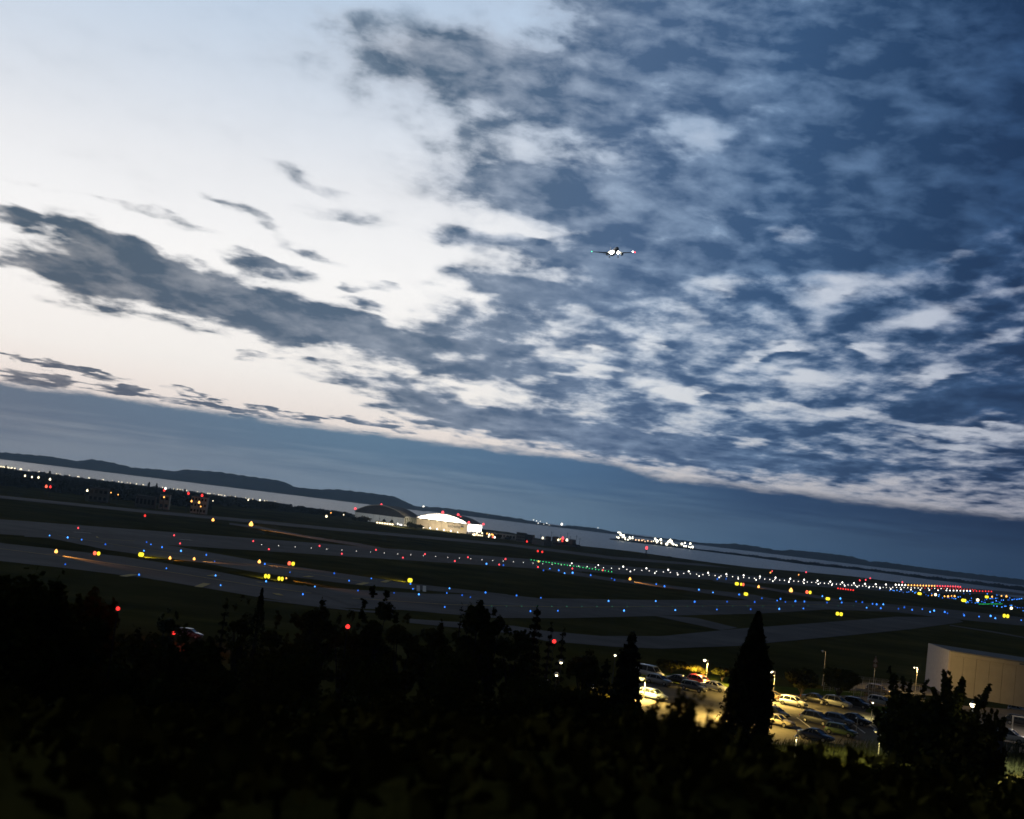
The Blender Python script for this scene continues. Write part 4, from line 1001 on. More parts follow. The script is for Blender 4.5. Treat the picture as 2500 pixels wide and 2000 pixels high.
BODY = dict(
    hatch=dict(st=[(-2.08, .70, .40, .74, .76), (-2.0, .82, .30, .88, .92), (-1.5, .89, .24, .93, .97), (0, .90, .22, .93, .95), (.95, .90, .24, .90, .98), (1.5, .88, .26, .82, .90), (1.95, .80, .30, .70, .76), (2.1, .62, .36, .58, .62)], gl=(-1.95, 1.05, -1.62, .25), zr=1.47, rr=-1.75),
    saloon=dict(st=[(-2.3, .70, .40, .76, .80), (-2.2, .82, .30, .90, .96), (-1.6, .89, .24, .93, 1.0), (0, .90, .22, .92, .95), (.95, .90, .24, .88, .96), (1.6, .87, .26, .80, .88), (2.15, .78, .30, .68, .74), (2.3, .60, .36, .56, .60)], gl=(-1.55, 1.05, -.85, .2), zr=1.42, rr=-.95),
    suv=dict(st=[(-2.2, .74, .46, .88, .90), (-2.1, .86, .38, 1.02, 1.06), (-1.5, .92, .32, 1.06, 1.10), (0, .93, .30, 1.05, 1.08), (1.0, .93, .32, 1.02, 1.10), (1.7, .90, .34, .95, 1.04), (2.1, .82, .38, .82, .90), (2.25, .66, .44, .68, .72)], gl=(-2.0, 1.15, -1.55, .3), zr=1.66, rr=-1.7),
    van=dict(st=[(-2.3, .86, .40, 1.0, 1.02), (-2.25, .92, .36, 1.1, 1.12), (-1.4, .94, .32, 1.1, 1.12), (0, .94, .30, 1.1, 1.12), (1.2, .94, .32, 1.08, 1.15), (1.8, .90, .34, 1.0, 1.08), (2.2, .82, .38, .85, .92), (2.3, .66, .44, .7, .74)], gl=(-2.22, 1.5, -2.15, .8), zr=1.92, rr=-2.2))
def build_car(kind):
    B = BODY[kind]; parts = []
    st = B['st']; mb = MB(); v = []
    for (x, w, zb, zs, zd) in st:
        half = [(w * .80, zb), (w * .97, zb + .10), (w, zb + .26), (w * .985, zs - .14), (w * .93, zs), (w * .55, zd)]
        v += [(x, -y, z) for y, z in half] + [(x, y, z) for y, z in reversed(half)]
    n = 12; f = []
    for i in range(len(st) - 1):
        for k in range(n): f.append((i * n + k, (i + 1) * n + k, (i + 1) * n + (k + 1) % n, i * n + (k + 1) % n))
    f += [tuple(range(n)), tuple((len(st) - 1) * n + k for k in range(n))[::-1]]
    mb.add(v, f)
    xb0, xf0, xb1, xf1 = B['gl']; zr = B['zr']; zs = st[3][3]; wb, wr = .84 * st[3][1] / .9, .68 * st[3][1] / .9
    # roof skin and pillars in body colour
    rv = []; xs = [xb1 - .14, xb1 + .15, (xb1 + xf1) / 2, xf1 - .1, xf1 + .08]
    for i, x in enumerate(xs):
        zz = zr - (.05 if i in (0, 4) else 0) + (.03 if i == 2 else 0)
        rv += [(x, -wr - .03, zz - .05), (x, -wr * .8, zz + .015), (x, wr * .8, zz + .015), (x, wr + .03, zz - .05), (x, wr, zz - .09), (x, -wr, zz - .09)]
    mb.add(rv, [(i * 6 + k, (i + 1) * 6 + k, (i + 1) * 6 + (k + 1) % 6, i * 6 + (k + 1) % 6) for i in range(4) for k in range(6)] + [tuple(range(6)), tuple(24 + k for k in range(6))[::-1]])
    for s in (-1, 1):
        for a, b, r in (((xf0, s * wb, zs), (xf1, s * wr, zr - .05), .045), ((xb0, s * wb, zs), (xb1, s * wr, zr - .05), .06), ((-.15, s * (wb + .01), zs), (-.2, s * (wr + .01), zr - .05), .04), (((xb0 + xb1) / 2 + .45, s * (wb + .01), zs), (xb1 + .35, s * (wr + .01), zr - .05), .06)):
            mb.tube([a, b], [r, r], 6)
    parts.append(('body', mb.mesh('body', m_trim, True), 'P', None))
    g = MB(); zt = zr - .06
    g.add([(xb0, -wb, zs - .02), (xf0, -wb, zs - .02), (xf0 , wb, zs - .02), (xb0, wb, zs - .02), (xb1, -wr, zt), (xf1, -wr, zt), (xf1, wr, zt), (xb1, wr, zt)], [(0, 1, 5, 4), (1, 2, 6, 5), (2, 3, 7, 6), (3, 0, 4, 7), (4, 5, 6, 7)])
    parts.append(('window_glass', g.mesh('window_glass', m_cglass), None, None))
    wt = MB(); wt.lathe([(.2, -.10), (.30, -.10), (.33, -.06), (.33, .06), (.30, .10), (.2, .10)], 18, 0, axis='y')
    tyre = wt.mesh('tyre', m_tyre, True)
    rm = MB(); rm.lathe([(.001, -.075), (.06, -.085), (.2, -.07), (.215, -.09), (.215, .09), (.2, .07), (.06, .085), (.001, .075)], 18, 0, axis='y')
    rim = rm.mesh('rim', m_rim)
    wx = 1.32 if kind != 'van' else 1.45; rw_ = st[3][1]
    for x in (-wx, wx):
        for s in (-1, 1): parts.append(('wheel', tyre, None, ((x, s * (rw_ - .09), .33 if kind in ('hatch', 'saloon') else .36), rim)))
    for s in (-1, 1):
        hl = MB(); zf = st[-2][3]
        hl.prism([(st[-2][0] - .25, s * .80), (st[-2][0] + .02, s * .70), (st[-2][0] + .10, s * .45), (st[-2][0] - .02, s * .45)][::s], zf - .13, zf + .03)
        parts.append(('headlight', hl.mesh('headlight', m_hl), None, None))
        tl = MB(); zq = st[1][3]; tl.box(st[0][0] - .03, st[0][0] + .12, min(s * .50, s * .80), max(s * .50, s * .80), zq - .22, zq - .02)
        parts.append(('tail_light', tl.mesh('tail_light', m_tl), None, None))
        mi = MB(); mi.ball((xf0 - .25, s * (wb + .18), zs + .08), .1, 6); mi.box(xf0 - .28, xf0 - .2, min(s * wb, s * (wb + .12)), max(s * wb, s * (wb + .12)), zs + .02, zs + .06)
        parts.append(('wing_mirror', mi.mesh('wing_mirror', m_trim), None, None))
    gr = MB(); gr.box(st[-1][0] - .05, st[-1][0] + .03, -.45, .45, st[-1][2] + .04, st[-1][2] + .2); parts.append(('grille', gr.mesh('grille', m_trim), None, None))
    pl = MB(); pl.box(st[-1][0] + .03, st[-1][0] + .05, -.26, .26, st[-1][2] + .0, st[-1][2] + .1); parts.append(('number_plate', pl.mesh('number_plate', m_plate), None, None))
    return parts
CARS = {k: build_car(k) for k in BODY}
def place_car(x, y, kind, colour, label, ang=-38, sc=1.0, dy=9):
    p = T(x, y + dy); zb = tz(p[0], p[1]) + .03
    t = thing('parked_car', label, 'car', (p[0], p[1], zb), R(ang), 'cars in the lit car park'); t.scale = (sc, sc, sc)
    for nm, me, c, extra in CARS[kind]:
        if c == 'P':
            key = 'body_' + kind + colour
            m2 = bpy.data.meshes.get(key)
            if m2 is None:
                m2 = me.copy(); m2.name = key; m2.materials.clear(); m2.materials.append(PAINT[colour])
            link(nm, m2, t)
        elif extra:
            w = link(nm, me, t, extra[0]); link('rim', extra[1], w)
        else: link(nm, me, t)
    return t
for a in [
    (1936, 1716, 'hatch', 'white', 'white hatchback brightly lit from above, beside the lamp post right of the cypress'),
    (1991, 1708, 'saloon', 'black', 'black saloon parked behind between white hatchback and silver crossover'),
    (2043, 1718, 'suv', 'silver', 'silver crossover in the back row of the car park'),
    (2092, 1719, 'hatch', 'black', 'black car right of the silver crossover in the back row'),
    (2144, 1687, 'suv', 'brown', 'brown off-roader standing near the fence behind the other cars'),
    (2150, 1714, 'hatch', 'silver', 'silver hatchback at the back row end, next to the dark tree'),
    (1993, 1760, 'suv', 'grey', 'dark grey crossover, left end of the middle row'),
    (2047, 1761, 'hatch', 'steel', 'bluish hatchback second in the middle row'),
    (2086, 1759, 'saloon', 'black', 'black saloon third in the middle row, near a slim white post'),
    (1897, 1763, 'saloon', 'beige', 'pale beige saloon half hidden by the tall cypress'),
    (1890, 1744, 'hatch', 'black', 'black hatchback behind the beige saloon by the cypress'),
    (1991, 1800, 'saloon', 'blue', 'dark blue saloon alone at the front of the car park'),
    (2053, 1788, 'hatch', 'green', 'greenish hatchback right of the dark blue saloon'),
    (2180, 1760, 'hatch', 'green', 'small green car lit yellow, beside the dark tree'),
    (2224, 1760, 'saloon', 'black', 'black saloon nearly lost in the shade of the dark tree'),
    (2462, 1804, 'suv', 'white', 'white off-roader at the right edge of the picture', -30, 1.12),
    (2484, 1731, 'hatch', 'steel', 'bluish hatchback under the beige wall at the right edge'),
    (2490, 1764, 'suv', 'black', 'black car behind the height barrier at the right edge'),
    (1884, 1701, 'saloon', 'brown', 'brown car behind the lamp post right of the cypress'),
    (1745, 1678, 'saloon', 'white', 'gleaming white saloon just left of the cypress'),
    (1694, 1679, 'hatch', 'grey', 'grey hatchback left of the gleaming white saloon'),
    (1709, 1664, 'hatch', 'red', 'red car behind the grey and white cars left of the cypress'),
    (1609, 1663, 'hatch', 'silver', 'silver hatchback beside the round yellow lamp'),
    (1586, 1646, 'van', 'white', 'white van behind the silver hatchback, far left of the car park'),
    (1594, 1699, 'hatch', 'steel', 'bluish car at the left end of the car park under the trees'),
    (1660, 1662, 'saloon', 'black', 'black saloon between the red car and the silver hatchback')]:
    place_car(*a)
place_car(463, 1553, 'hatch', 'grey', 'grey car on the red lit road behind the dark trees at left', -8, 1.0, 4)

# ------------------------------------------------------------------ lamp posts of the car park
g_lamp = glow('lamp_globe', (1.0, .86, .52), 9.)
g_dimlamp = glow('dim_yellow_lamp', (1.0, .8, .3), 1.2)
WARM = (1.0, .66, .16); WARM2 = (1.0, .80, .42)
def lamppost(head, base, dist, label, power, globe=.22, col=WARM, lit=True, arm=True, pm=None, bulb='spot', gl=None, name='lamp_post', cat='lamp post'):
    p = T(*base) if base else at_dist(head[0], head[1], dist)
    d = math.hypot(p[0], p[1]); zb = tz(p[0], p[1]); h = max(1.2, at_dist(head[0], head[1], d)[2] - zb)
    t = thing(name, label, cat, (p[0], p[1], zb))
    q = at_dist(head[0], head[1], d)
    mb = MB(); mb.tube([(0, 0, 0), (0, 0, .4), (0, 0, h + .1)], [.09, .06, .045], 8); mb.lathe([(0.001, 0), (.16, 0), (.16, .05), (0.001, .06)], 10)
    mb.obj('post', pm or m_lpost, t)
    ax_ = -.55 if arm else 0.
    if arm:
        mb = MB(); mb.tube([(0, 0, h - .05), (-.25, 0, h + .12), (-.6, 0, h + .1)], [.04, .035, .03], 6); mb.obj('arm', m_lpost, t)
    mb = MB(); mb.lathe([(0.001, .30), (.10, .29), (.26, .12), (.27, .08), (0.001, .08)], 12, 0, (ax_, 0, h - .02)); mb.obj('lamp_cap', m_lpost, t)
    mb = MB(); mb.lathe([(.001, -globe), (globe * .6, -globe * .8), (globe, -.02), (globe * .98, .08)], 12, 0, (ax_, 0, h)); mb.obj('lamp_head', (gl or g_lamp) if lit else m_hl, t)
    if lit and power:
        o = point(t, (0, 0, 0), power, col, .15) if bulb == 'point' else spot(t, (0, 0, 1), (0, 0, 0), power * (1.5 if power > 100 else 1.), col, 158, .35, .15, 'bulb'); o.matrix_parent_inverse = Matrix(); o.location = (ax_, 0, h - globe - .1)
    return t
lamppost((1888, 1640), (1885, 1717), 0, 'tall lit lamp post just right of the big cypress', 9000)
lamppost((1729, 1613), None, 206, 'lit lamp post standing on the lawn left of the big cypress', 8000)
lamppost((1577, 1657), None, 176, 'lit lamp with round yellow glow at the left end of the car park', 7500, .36, gl=glow('yellow_globe', (1.0, .80, .28), 2.6))
lamppost((2131, 1716), (2127, 1756), 0, 'short slim lamp post between the back and middle car rows', 700, .12, (1, .85, .35), arm=False)
lamppost((2094, 1756), (2090, 1794), 0, 'short pale post before the middle car row, its lamp off', 0, .08, lit=False, arm=False)
lamppost((2376, 1720), None, 113, 'white lamp shining among the branches of the dark tree at right', 60, .26, (1, .95, .8), arm=False, pm=m_black)
lamppost((2016, 1592), None, 240, 'thin dark lamp post, unlit, where the fence starts', 0, .15, lit=False)
lamppost((2240, 1631), None, 238, 'small amber lamp on the fence left of the white building', 4200, .10, (1, .62, .2), arm=True, bulb='point')
lamppost((1808, 1668), None, 168, 'lamp post hidden behind the big cypress, lighting the car rows', 12000)
lamppost((2150, 1788), None, 146, 'lamp among the shrubs right of the greenish hatchback', 2600, .12, (1, .85, .30), gl=g_dimlamp)
lamppost((2425, 1790), None, 158, 'lamp behind the dark tree lighting the white off-roader', 6500, .15, (1, .93, .80))
lamppost((1945, 1800), None, 140, 'low lamp at the hedge before the dark blue saloon', 900, .07, (1, .80, .36), arm=False, gl=g_dimlamp)
for x, y, lab in [(1370, 1618, 'highest tiny added lamp for car park light glimmering between the dark conifers'), (1359, 1649, 'tiny added lamp for pale car park light low among the dark conifers'), (1442, 1645, 'tiny added lamp for warm car park light left of the broad conifer'), (1446, 1679, 'added lamp for warm car park light low at the left of the broad conifer'), (1322, 1678, 'lowest added lamp for warm car park light deep in the dark conifers'), (1335, 1667, 'small added lamp for car park light right above the lowest one'), (1502, 1600, 'single added lamp for a white speck of car park light on the dark grass')]:
    lamppost((x, y), None, 108 if x < 1450 else 190, lab, 6, .10 if x < 1450 else .16, WARM2, arm=False, pm=m_black, name='added_gap_lamp', cat='lamp')  # added lamps standing in for car park light coming through foliage gaps
# red lamps along the road below the hill
for x, y, d_, lab, pw, gs in [(288, 1486, 47, 'red lamp shining through leaves at the edge of the left tree', 5, .07), (424, 1545, 200, 'red lamp beside the grey car on the left road', 700, .30), (849, 1530, 88, 'round red lamp among the dark trees below the junction', 9, .15), (1353, 1566, 105, 'round red lamp between the two thin conifers', 12, .17)]:
    p = at_dist(x, y, d_); zb = tz(p[0], p[1]); h = max(.6, p[2] - zb)
    t = thing('warning_lamp_post', lab, 'warning light', (p[0], p[1], zb))
    mb = MB(); mb.tube([(0, 0, 0), (0, 0, h - gs)], [.035, .025], 8); mb.obj('post', m_black, t)
    mb = MB(); mb.lathe([(.001, h - gs), (gs * .8, h - gs * .7), (gs, h), (gs * .7, h + gs * .7), (.001, h + gs)], 12); mb.obj('lamp_head', g_red, t)
    o = point(t, (0, 0, 0), pw, (1, .06, .04), .1); o.matrix_parent_inverse = Matrix(); o.location = (0, 0, h + gs * 1.6)

# ------------------------------------------------------------------ perimeter fence, sign, barrier
m_fence = mat('galvanised_mesh', (.38, .37, .34), .6, .4)
def fence(label, tops, dist, h, n):
    P = []
    for i in range(n + 1):
        x = lerp(tops[0][0], tops[-1][0], i / n); y = np.interp(x, [q[0] for q in tops], [q[1] for q in tops])
        dd = np.interp(x, [tops[0][0], tops[-1][0]], dist); p = at_dist(x, y, dd); P.append(Vector((p[0], p[1], tz(p[0], p[1]))))
    t = thing('perimeter_fence', label, 'fence', P[0])
    P = [p - P[0] for p in P]
    for p in P:
        mb = MB(); mb.tube([p, p + Vector((0, 0, h * .86)), p + Vector((.0, -.45, h))], [.05, .05, .035], 6); mb.obj('post', m_fence, t)
    mb = MB()
    for a, b in zip(P[:-1], P[1:]):
        L = (b - a).length; nv = int(L / .35)
        for j in range(1, nv): q = a.lerp(b, j / nv); mb.tube([q, q + Vector((0, 0, h * .86))], [.012, .012], 4, cap=False)
        for j in range(8): z = Vector((0, 0, h * .86 * (j + .5) / 8)); mb.tube([a + z, b + z], [.012, .012], 4, cap=False)
    mb.obj('wire_mesh', m_fence, t)
    mb = MB()
    for a, b in zip(P[:-1], P[1:]):
        for j in range(3):
            o_ = Vector((0, -.45 * (j + 1) / 3, h * (.86 + .14 * (j + 1) / 3))); mb.tube([a + o_, b + o_], [.02, .02], 4, cap=False)
        mb.tube([a + Vector((0, 0, h * .86)), b + Vector((0, 0, h * .86))], [.035, .035], 5, cap=False)
    mb.obj('barbed_wire', m_fence, t)
    return t
fence('tall wire fence with slanted tops, running to the white building', [(2016, 1630), (2080, 1638), (2180, 1641), (2264, 1638)], (222, 236), 3.0, 16)
fence('lower wire gate fence before the tall one, left of the brown off-roader', [(2088, 1656), (2160, 1662)], (216, 214), 2.0, 4)
m_signw = mat('road_sign_face', (.30, .28, .25), .6); m_signr = mat('road_sign_red', (.16, .05, .04), .6)
p = at_dist(2134, 1648, 232); zb = tz(p[0], p[1]); zc = at_dist(2138, 1611, 232)[2] - zb
t = thing('road_sign', 'triangular sign above a round one on a pole behind the fence', 'road sign', (p[0], p[1], zb))
mb = MB(); mb.tube([(0, 0, 0), (0, 0, zc + .6)], [.05, .05], 6); mb.obj('post', m_lpost, t)
def plate(name, poly, y, m):
    mb = MB(); n_ = len(poly); mb.add([(a, y, b) for a, b in poly] + [(a, y + .03, b) for a, b in poly], [tuple(range(n_)), tuple(range(n_, 2 * n_))[::-1]] + [(i, i + n_, (i + 1) % n_ + n_, (i + 1) % n_) for i in range(n_)]); return mb.obj(name, m, t)
plate('warning_triangle', [(-.5, zc - .45), (.5, zc - .45), (0, zc + .55)], -.1, m_signr); plate('triangle_face', [(-.36, zc - .37), (.36, zc - .37), (0, zc + .36)], -.135, m_signw)
circ = [(.42 * math.cos(a), zc - 1.0 + .42 * math.sin(a)) for a in np.linspace(0, 2 * math.pi, 20)[:-1]]
plate('round_plate', circ, -.1, m_signr); plate('round_face', [(a * .7, (b - zc + 1.0) * .7 + zc - 1.0) for a, b in circ], -.135, m_signw)
# height barrier at the right edge
p = T(2470, 1790); zb = tz(p[0], p[1]); t = thing('height_barrier', 'pale height barrier frame before the black car at the right edge', 'barrier', (p[0], p[1], zb), R(-10))
hb = at_dist(2473, 1749, math.hypot(p[0], p[1]))[2] - zb
for x in (0, 5.2): mb = MB(); mb.box(x - .09, x + .09, -.09, .09, 0, hb); mb.obj('post', m_lpost, t)
mb = MB(); mb.box(-.09, 5.3, -.08, .08, hb, hb + .16); mb.obj('crossbar', m_lpost, t)
# two pale boards on the grass, lower right
p = at_dist(2430, 1834, 100); zb = tz(p[0], p[1]); hh = at_dist(2430, 1822, 100)[2] - zb
t = thing('notice_board', 'pale double board standing in the shrubs below the white off-roader', 'board', (p[0], p[1], zb), R(4))
for i in (-1, 1):
    mb = MB(); mb.box(min(i * .02, i * .48), max(i * .02, i * .48), -.03, .03, hh - .45, hh + .42); mb.obj('panel', mat('grey_board', (.14, .15, .17), .7), t)
    mb = MB(); mb.box(i * .4 - .03, i * .4 + .03, .03, .08, 0, hh + .3); mb.obj('leg', m_steel, t)

# ------------------------------------------------------------------ white building on the right
ztb = 15.15
c0 = np.array(G(2271, 1571, ztb)); c1 = np.array(G(2323, 1589, ztb)); c2 = np.array(G(2500, 1616, ztb))
ex = (c2 - c1) / np.linalg.norm(c2 - c1); L_ = 62.0; dep = np.linalg.norm(c0 - c1)
thb = math.atan2(ex[1], ex[0]); hB = ztb - zp
t = thing('warehouse', 'white walled warehouse with beige panelled front and flat overhanging roof', 'building', (c1[0], c1[1], zp), thb)
ey = (c0 - c1); iy = Matrix.Rotation(-thb, 3, 'Z') @ Vector(ey); sx_, sy_ = iy.x, iy.y
m_bpanel = mat('beige_wall_panel', (.29, .283, .272), .8, var=.1, scale=.3)
m_brick = mat('white_block_wall', (.34, .325, .33), .85, var=.1, scale=1.5, bump=.3, bscale=9.)
npan = 27
for i in range(npan):
    a, b = L_ * i / npan, L_ * (i + 1) / npan
    mb = MB(); mb.box(a + .022, b - .022, 0, .25, 0, hB - .9); mb.obj('wall_panel', m_bpanel, t)
mb = MB(); mb.box(.0, L_, .26, .5, 0, hB - .25); mb.obj('front_wall', m_dark, t)
mb = MB(); mb.prism([(-.02, 0), (-.35, 0), (sx_ - .35, sy_), (sx_, sy_)], 0, hB); mb.obj('end_wall', m_brick, t)
mb = MB(); mb.prism([(sx_, sy_), (sx_, sy_ - .3), (L_, sy_ - .3), (L_, sy_)], 0, hB - .2); mb.obj('back_wall', m_brick, t)
mb = MB(); mb.prism([(-.0, -.35), (L_, -.35), (L_, sy_), (sx_, sy_)], hB - .2, hB + .02); mb.obj('roof', m_grey, t)
mb = MB(); mb.box(.02, L_, -.38, -.02, hB - .85, hB - .22); mb.obj('fascia', m_bpanel, t)
mb = MB(); mb.box(12, L_, -.55, -.38, hB - .62, hB - .30); mb.obj('gutter', mat('blue_grey_gutter', (.08, .11, .14), .6), t)
lamppost((2560, 1690), None, 205, 'lamp beyond the right edge that warms the beige wall', 2000, .2, (1, .82, .66), bulb='point')
# ------------------------------------------------------------------ trees and shrubs on the slope
m_leafs = [mat('dark_foliage_%s' % k, c, .9, spec=0., var=.4, scale=1.2) for k, c in (('olive', (.066, .058, .012)), ('green', (.050, .054, .012)), ('deep', (.042, .042, .010)))]
m_needle = mat('needle_foliage', (.024, .026, .009), .9, spec=0., var=.5, scale=1.5)
m_bark = mat('bark', (.035, .028, .02), .9, var=.4, scale=6, bump=.4)
def leaves(c, size, r, flat=0., long=1.6):
    """quads round the given centres, random in tilt"""
    n = len(c)
    a = r.normal(size=(n, 3)); a[:, 2] *= (1 - flat); a /= np.linalg.norm(a, axis=1)[:, None]
    b = np.cross(a, r.normal(size=(n, 3))); b /= np.linalg.norm(b, axis=1)[:, None] + 1e-9
    s = size * (.6 + .8 * r.random(n))[:, None]
    a = a * s * long * .5; b = b * s * .5
    v = np.stack([c - a, c - a * .1 - b, c + a, c - a * .1 + b], 1).reshape(-1, 3)
    return v
def leaf_obj(v, name, m, parent):
    n = len(v) // 4; me = bpy.data.meshes.new(name)
    me.vertices.add(len(v)); me.vertices.foreach_set('co', v.astype(np.float32).ravel())
    me.loops.add(n * 4); me.loops.foreach_set('vertex_index', np.arange(n * 4, dtype=np.int32))
    me.polygons.add(n); me.polygons.foreach_set('loop_start', np.arange(0, n * 4, 4, dtype=np.int32))
    me.update(calc_edges=True); me.validate(); me.materials.append(m)
    return link(name, me, parent)
def ball_pts(r, n, shell=.55):
    d = r.normal(size=(n, 3)); d /= np.linalg.norm(d, axis=1)[:, None]
    return d * (shell + (1 - shell) * r.random(n) ** .5)[:, None]
def crown_pts(kind, h, w, r, dens):
    """leaf centres for a crown of height h over the foot and width w"""
    P, limbs = [], []
    if kind == 'round':
        nb = 16
        for i in range(nb):
            u = ball_pts(r, 1, .55)[0]
            c = np.array([u[0] * w * .36, u[1] * w * .36, h * .60 + u[2] * h * .30]); rad = w * (.16 + .10 * r.random())
            P.append(c + ball_pts(r, int(dens / nb), .3) * np.array([rad, rad, rad * .85])); limbs.append(c)
        for i in range(10):     # stray shoots
            u = ball_pts(r, 1, 1.)[0]; u[2] = abs(u[2]); c = np.array([u[0] * w * .46, u[1] * w * .46, h * .62 + u[2] * h * .36])
            P.append(c + r.normal(size=(int(dens * .006) + 6, 3)) * np.array([.08, .08, .14]) * w * .35)
    elif kind == 'standard':
        for i in range(14):
            u = ball_pts(r, 1, .5)[0]; rad = w * (.15 + .10 * r.random())
            c = np.array([u[0] * w * .36, u[1] * w * .36, h * .70 + u[2] * h * .17])
            P.append(c + ball_pts(r, int(dens / 14), .3) * np.array([rad, rad, min(rad, h * .14)])); limbs.append(c)
    elif kind == 'cypress':
        n = dens; z = r.random(n) ** .8; prof = np.interp(z, [0, .1, .3, .5, .66, .8, .93, 1], [.85, 1., 1., .92, .70, .42, .17, .02])
        a = r.random(n) * 2 * math.pi; lump = 1 + .14 * np.sin(a * 5 + z * 24) + .08 * np.sin(a * 3 - z * 41)
        q = prof * w / 2 * lump * (.5 + .5 * r.random(n) ** .5) * np.where(r.random(n) < .07, 1.25, 1.)
        P.append(np.stack([q * np.cos(a), q * np.sin(a), z * h], 1))
    elif kind == 'conifer':
        nl = max(7, int(h * 1.5))
        for i in range(nl):
            t = i / nl; z = h * (.12 + .88 * t); rad = w / 2 * (1 - t) ** .8 * (.75 + .5 * r.random()) + .05
            nbr = 7 if t < .7 else 5
            for k in range(nbr):
                a = 2 * math.pi * (k + r.random() * .7) / nbr; L = rad * (.6 + .55 * r.random()); m_ = max(12, int(dens / (nl * nbr) * (1.3 - t)))
                u = r.random(m_); sp_ = (1 - u) * .22 * L + .05
                P.append(np.stack([u * L * math.cos(a) + r.normal(size=m_) * sp_, u * L * math.sin(a) + r.normal(size=m_) * sp_, z + u * L * .12 - (u ** 2) * L * .35 + r.normal(size=m_) * .07 * w * .4], 1))
                limbs.append(np.array([L * .8 * math.cos(a), L * .8 * math.sin(a), z - .1 * L]))
        z = np.linspace(.8, 1., 40); P.append(np.stack([r.normal(size=40) * .03 * w, r.normal(size=40) * .03 * w, z * h], 1))
    elif kind == 'umbrella':
        for i in range(13):
            a = r.random() * 6.28; q = r.random() ** .5 * w * .42
            c = np.array([q * math.cos(a), q * math.sin(a), h * (.52 + .42 * r.random()) - q * .10]); rad = w * (.10 + .08 * r.random())
            P.append(c + ball_pts(r, int(dens / 13), .2) * np.array([rad * 1.3, rad * 1.3, rad * .7])); limbs.append(c)
    elif kind == 'spiky':
        for i in range(30):
            a = r.random() * 6.28; tilt = r.random() ** .8 * 1.15; L = h * (.45 + .35 * r.random())
            d = np.array([math.cos(a) * math.sin(tilt) * w / h * 1.3, math.sin(a) * math.sin(tilt) * w / h * 1.3, math.cos(tilt)]); base = np.array([0, 0, h * .28]); m_ = int(dens / 44)
            u = .15 + .85 * r.random(m_); end = base + d * L
            P.append(base + np.outer(u, d * L) + r.normal(size=(m_, 3)) * (.055 * w * (1.15 - u))[:, None]); limbs.append(end * .8)
        P.append(np.array([0, 0, h * .45]) + ball_pts(r, int(dens * .45), .2) * np.array([w * .42, w * .42, h * .26]))
    elif kind == 'stems':
        for i in range(10):
            x = (r.random() - .5) * w; y = (r.random() - .5) * w * .5; L = h * (.55 + .45 * r.random()); lean = r.normal(size=2) * .12
            m_ = int(dens / 10); u = r.random(m_)
            P.append(np.stack([x + lean[0] * u * L + r.normal(size=m_) * .035, y + lean[1] * u * L + r.normal(size=m_) * .035, u * L], 1)); limbs.append(np.array([x + lean[0] * L * .9, y + lean[1] * L * .9, L * .9]))
    return np.concatenate(P), limbs
NAMEK = dict(round=('broadleaf_tree', 'tree'), cypress=('cypress', 'tree'), conifer=('conifer', 'tree'), umbrella=('pine_tree', 'tree'), standard=('broadleaf_tree', 'tree'), spiky=('bushy_tree', 'tree'), stems=('tall_shrub', 'shrub'))
def tree(x, y, dist, wpx, kind, label, dens=2600, leaf=None, m=None, name=None, cat=None, group=None, seed=0):
    p = at_dist(x, y, dist); zb = tz(p[0], p[1]); h = max(.8, p[2] - zb); w = wpx / FPX * dist
    r = np.random.default_rng(int(x * 7 + y * 3 + seed))
    t = thing(name or NAMEK[kind][0], label, cat or NAMEK[kind][1], (p[0], p[1], zb - .05), r.random() * 6.28 if kind not in ('stems',) else 0, group)
    P, limbs = crown_pts(kind, h, w, r, dens)
    P[:, 2] *= h / np.percentile(P[:, 2], 99.6)
    ls = leaf or max(.07, min(.34, w * .062, .0030 * dist + .04))
    flat = .3 if kind in ('round', 'umbrella') else 0.
    v = leaves(P, ls, r, flat)
    leaf_obj(v, 'foliage' if kind == 'stems' else 'crown', m or (m_needle if kind in ('cypress', 'conifer', 'umbrella') else m_leafs[int(r.random() * 3)]), t)
    mb = MB(); tr = max(.04, h * .022)
    if kind != 'stems': 
        top = h * (.62 if kind in ('round', 'spiky', 'standard') else .9)
        mb.tube([(0, 0, -.2), (tr * .3, 0, h * .2), (-tr * .2, tr * .3, h * .45), (0, 0, top)], [tr * 1.5, tr, tr * .8, tr * .2], 8)
    for q in limbs[:14]:
        s = Vector((0, 0, h * .25)) if kind in ('round', 'standard', 'umbrella', 'spiky') else Vector((q[0] * .05 if kind == 'conifer' else q[0], q[1] * .05 if kind == 'conifer' else q[1], max(.0, q[2] if kind == 'conifer' else 0)))
        if kind == 'umbrella': s.z = h * .6
        e = Vector(q); mid = s.lerp(e, .5) + Vector((0, 0, .04 * h))
        mb.tube([s, mid, e], [tr * .5, tr * .32, tr * .12], 5)
    mb.obj('stems' if kind == 'stems' else 'trunk', m_bark, t)
    return t
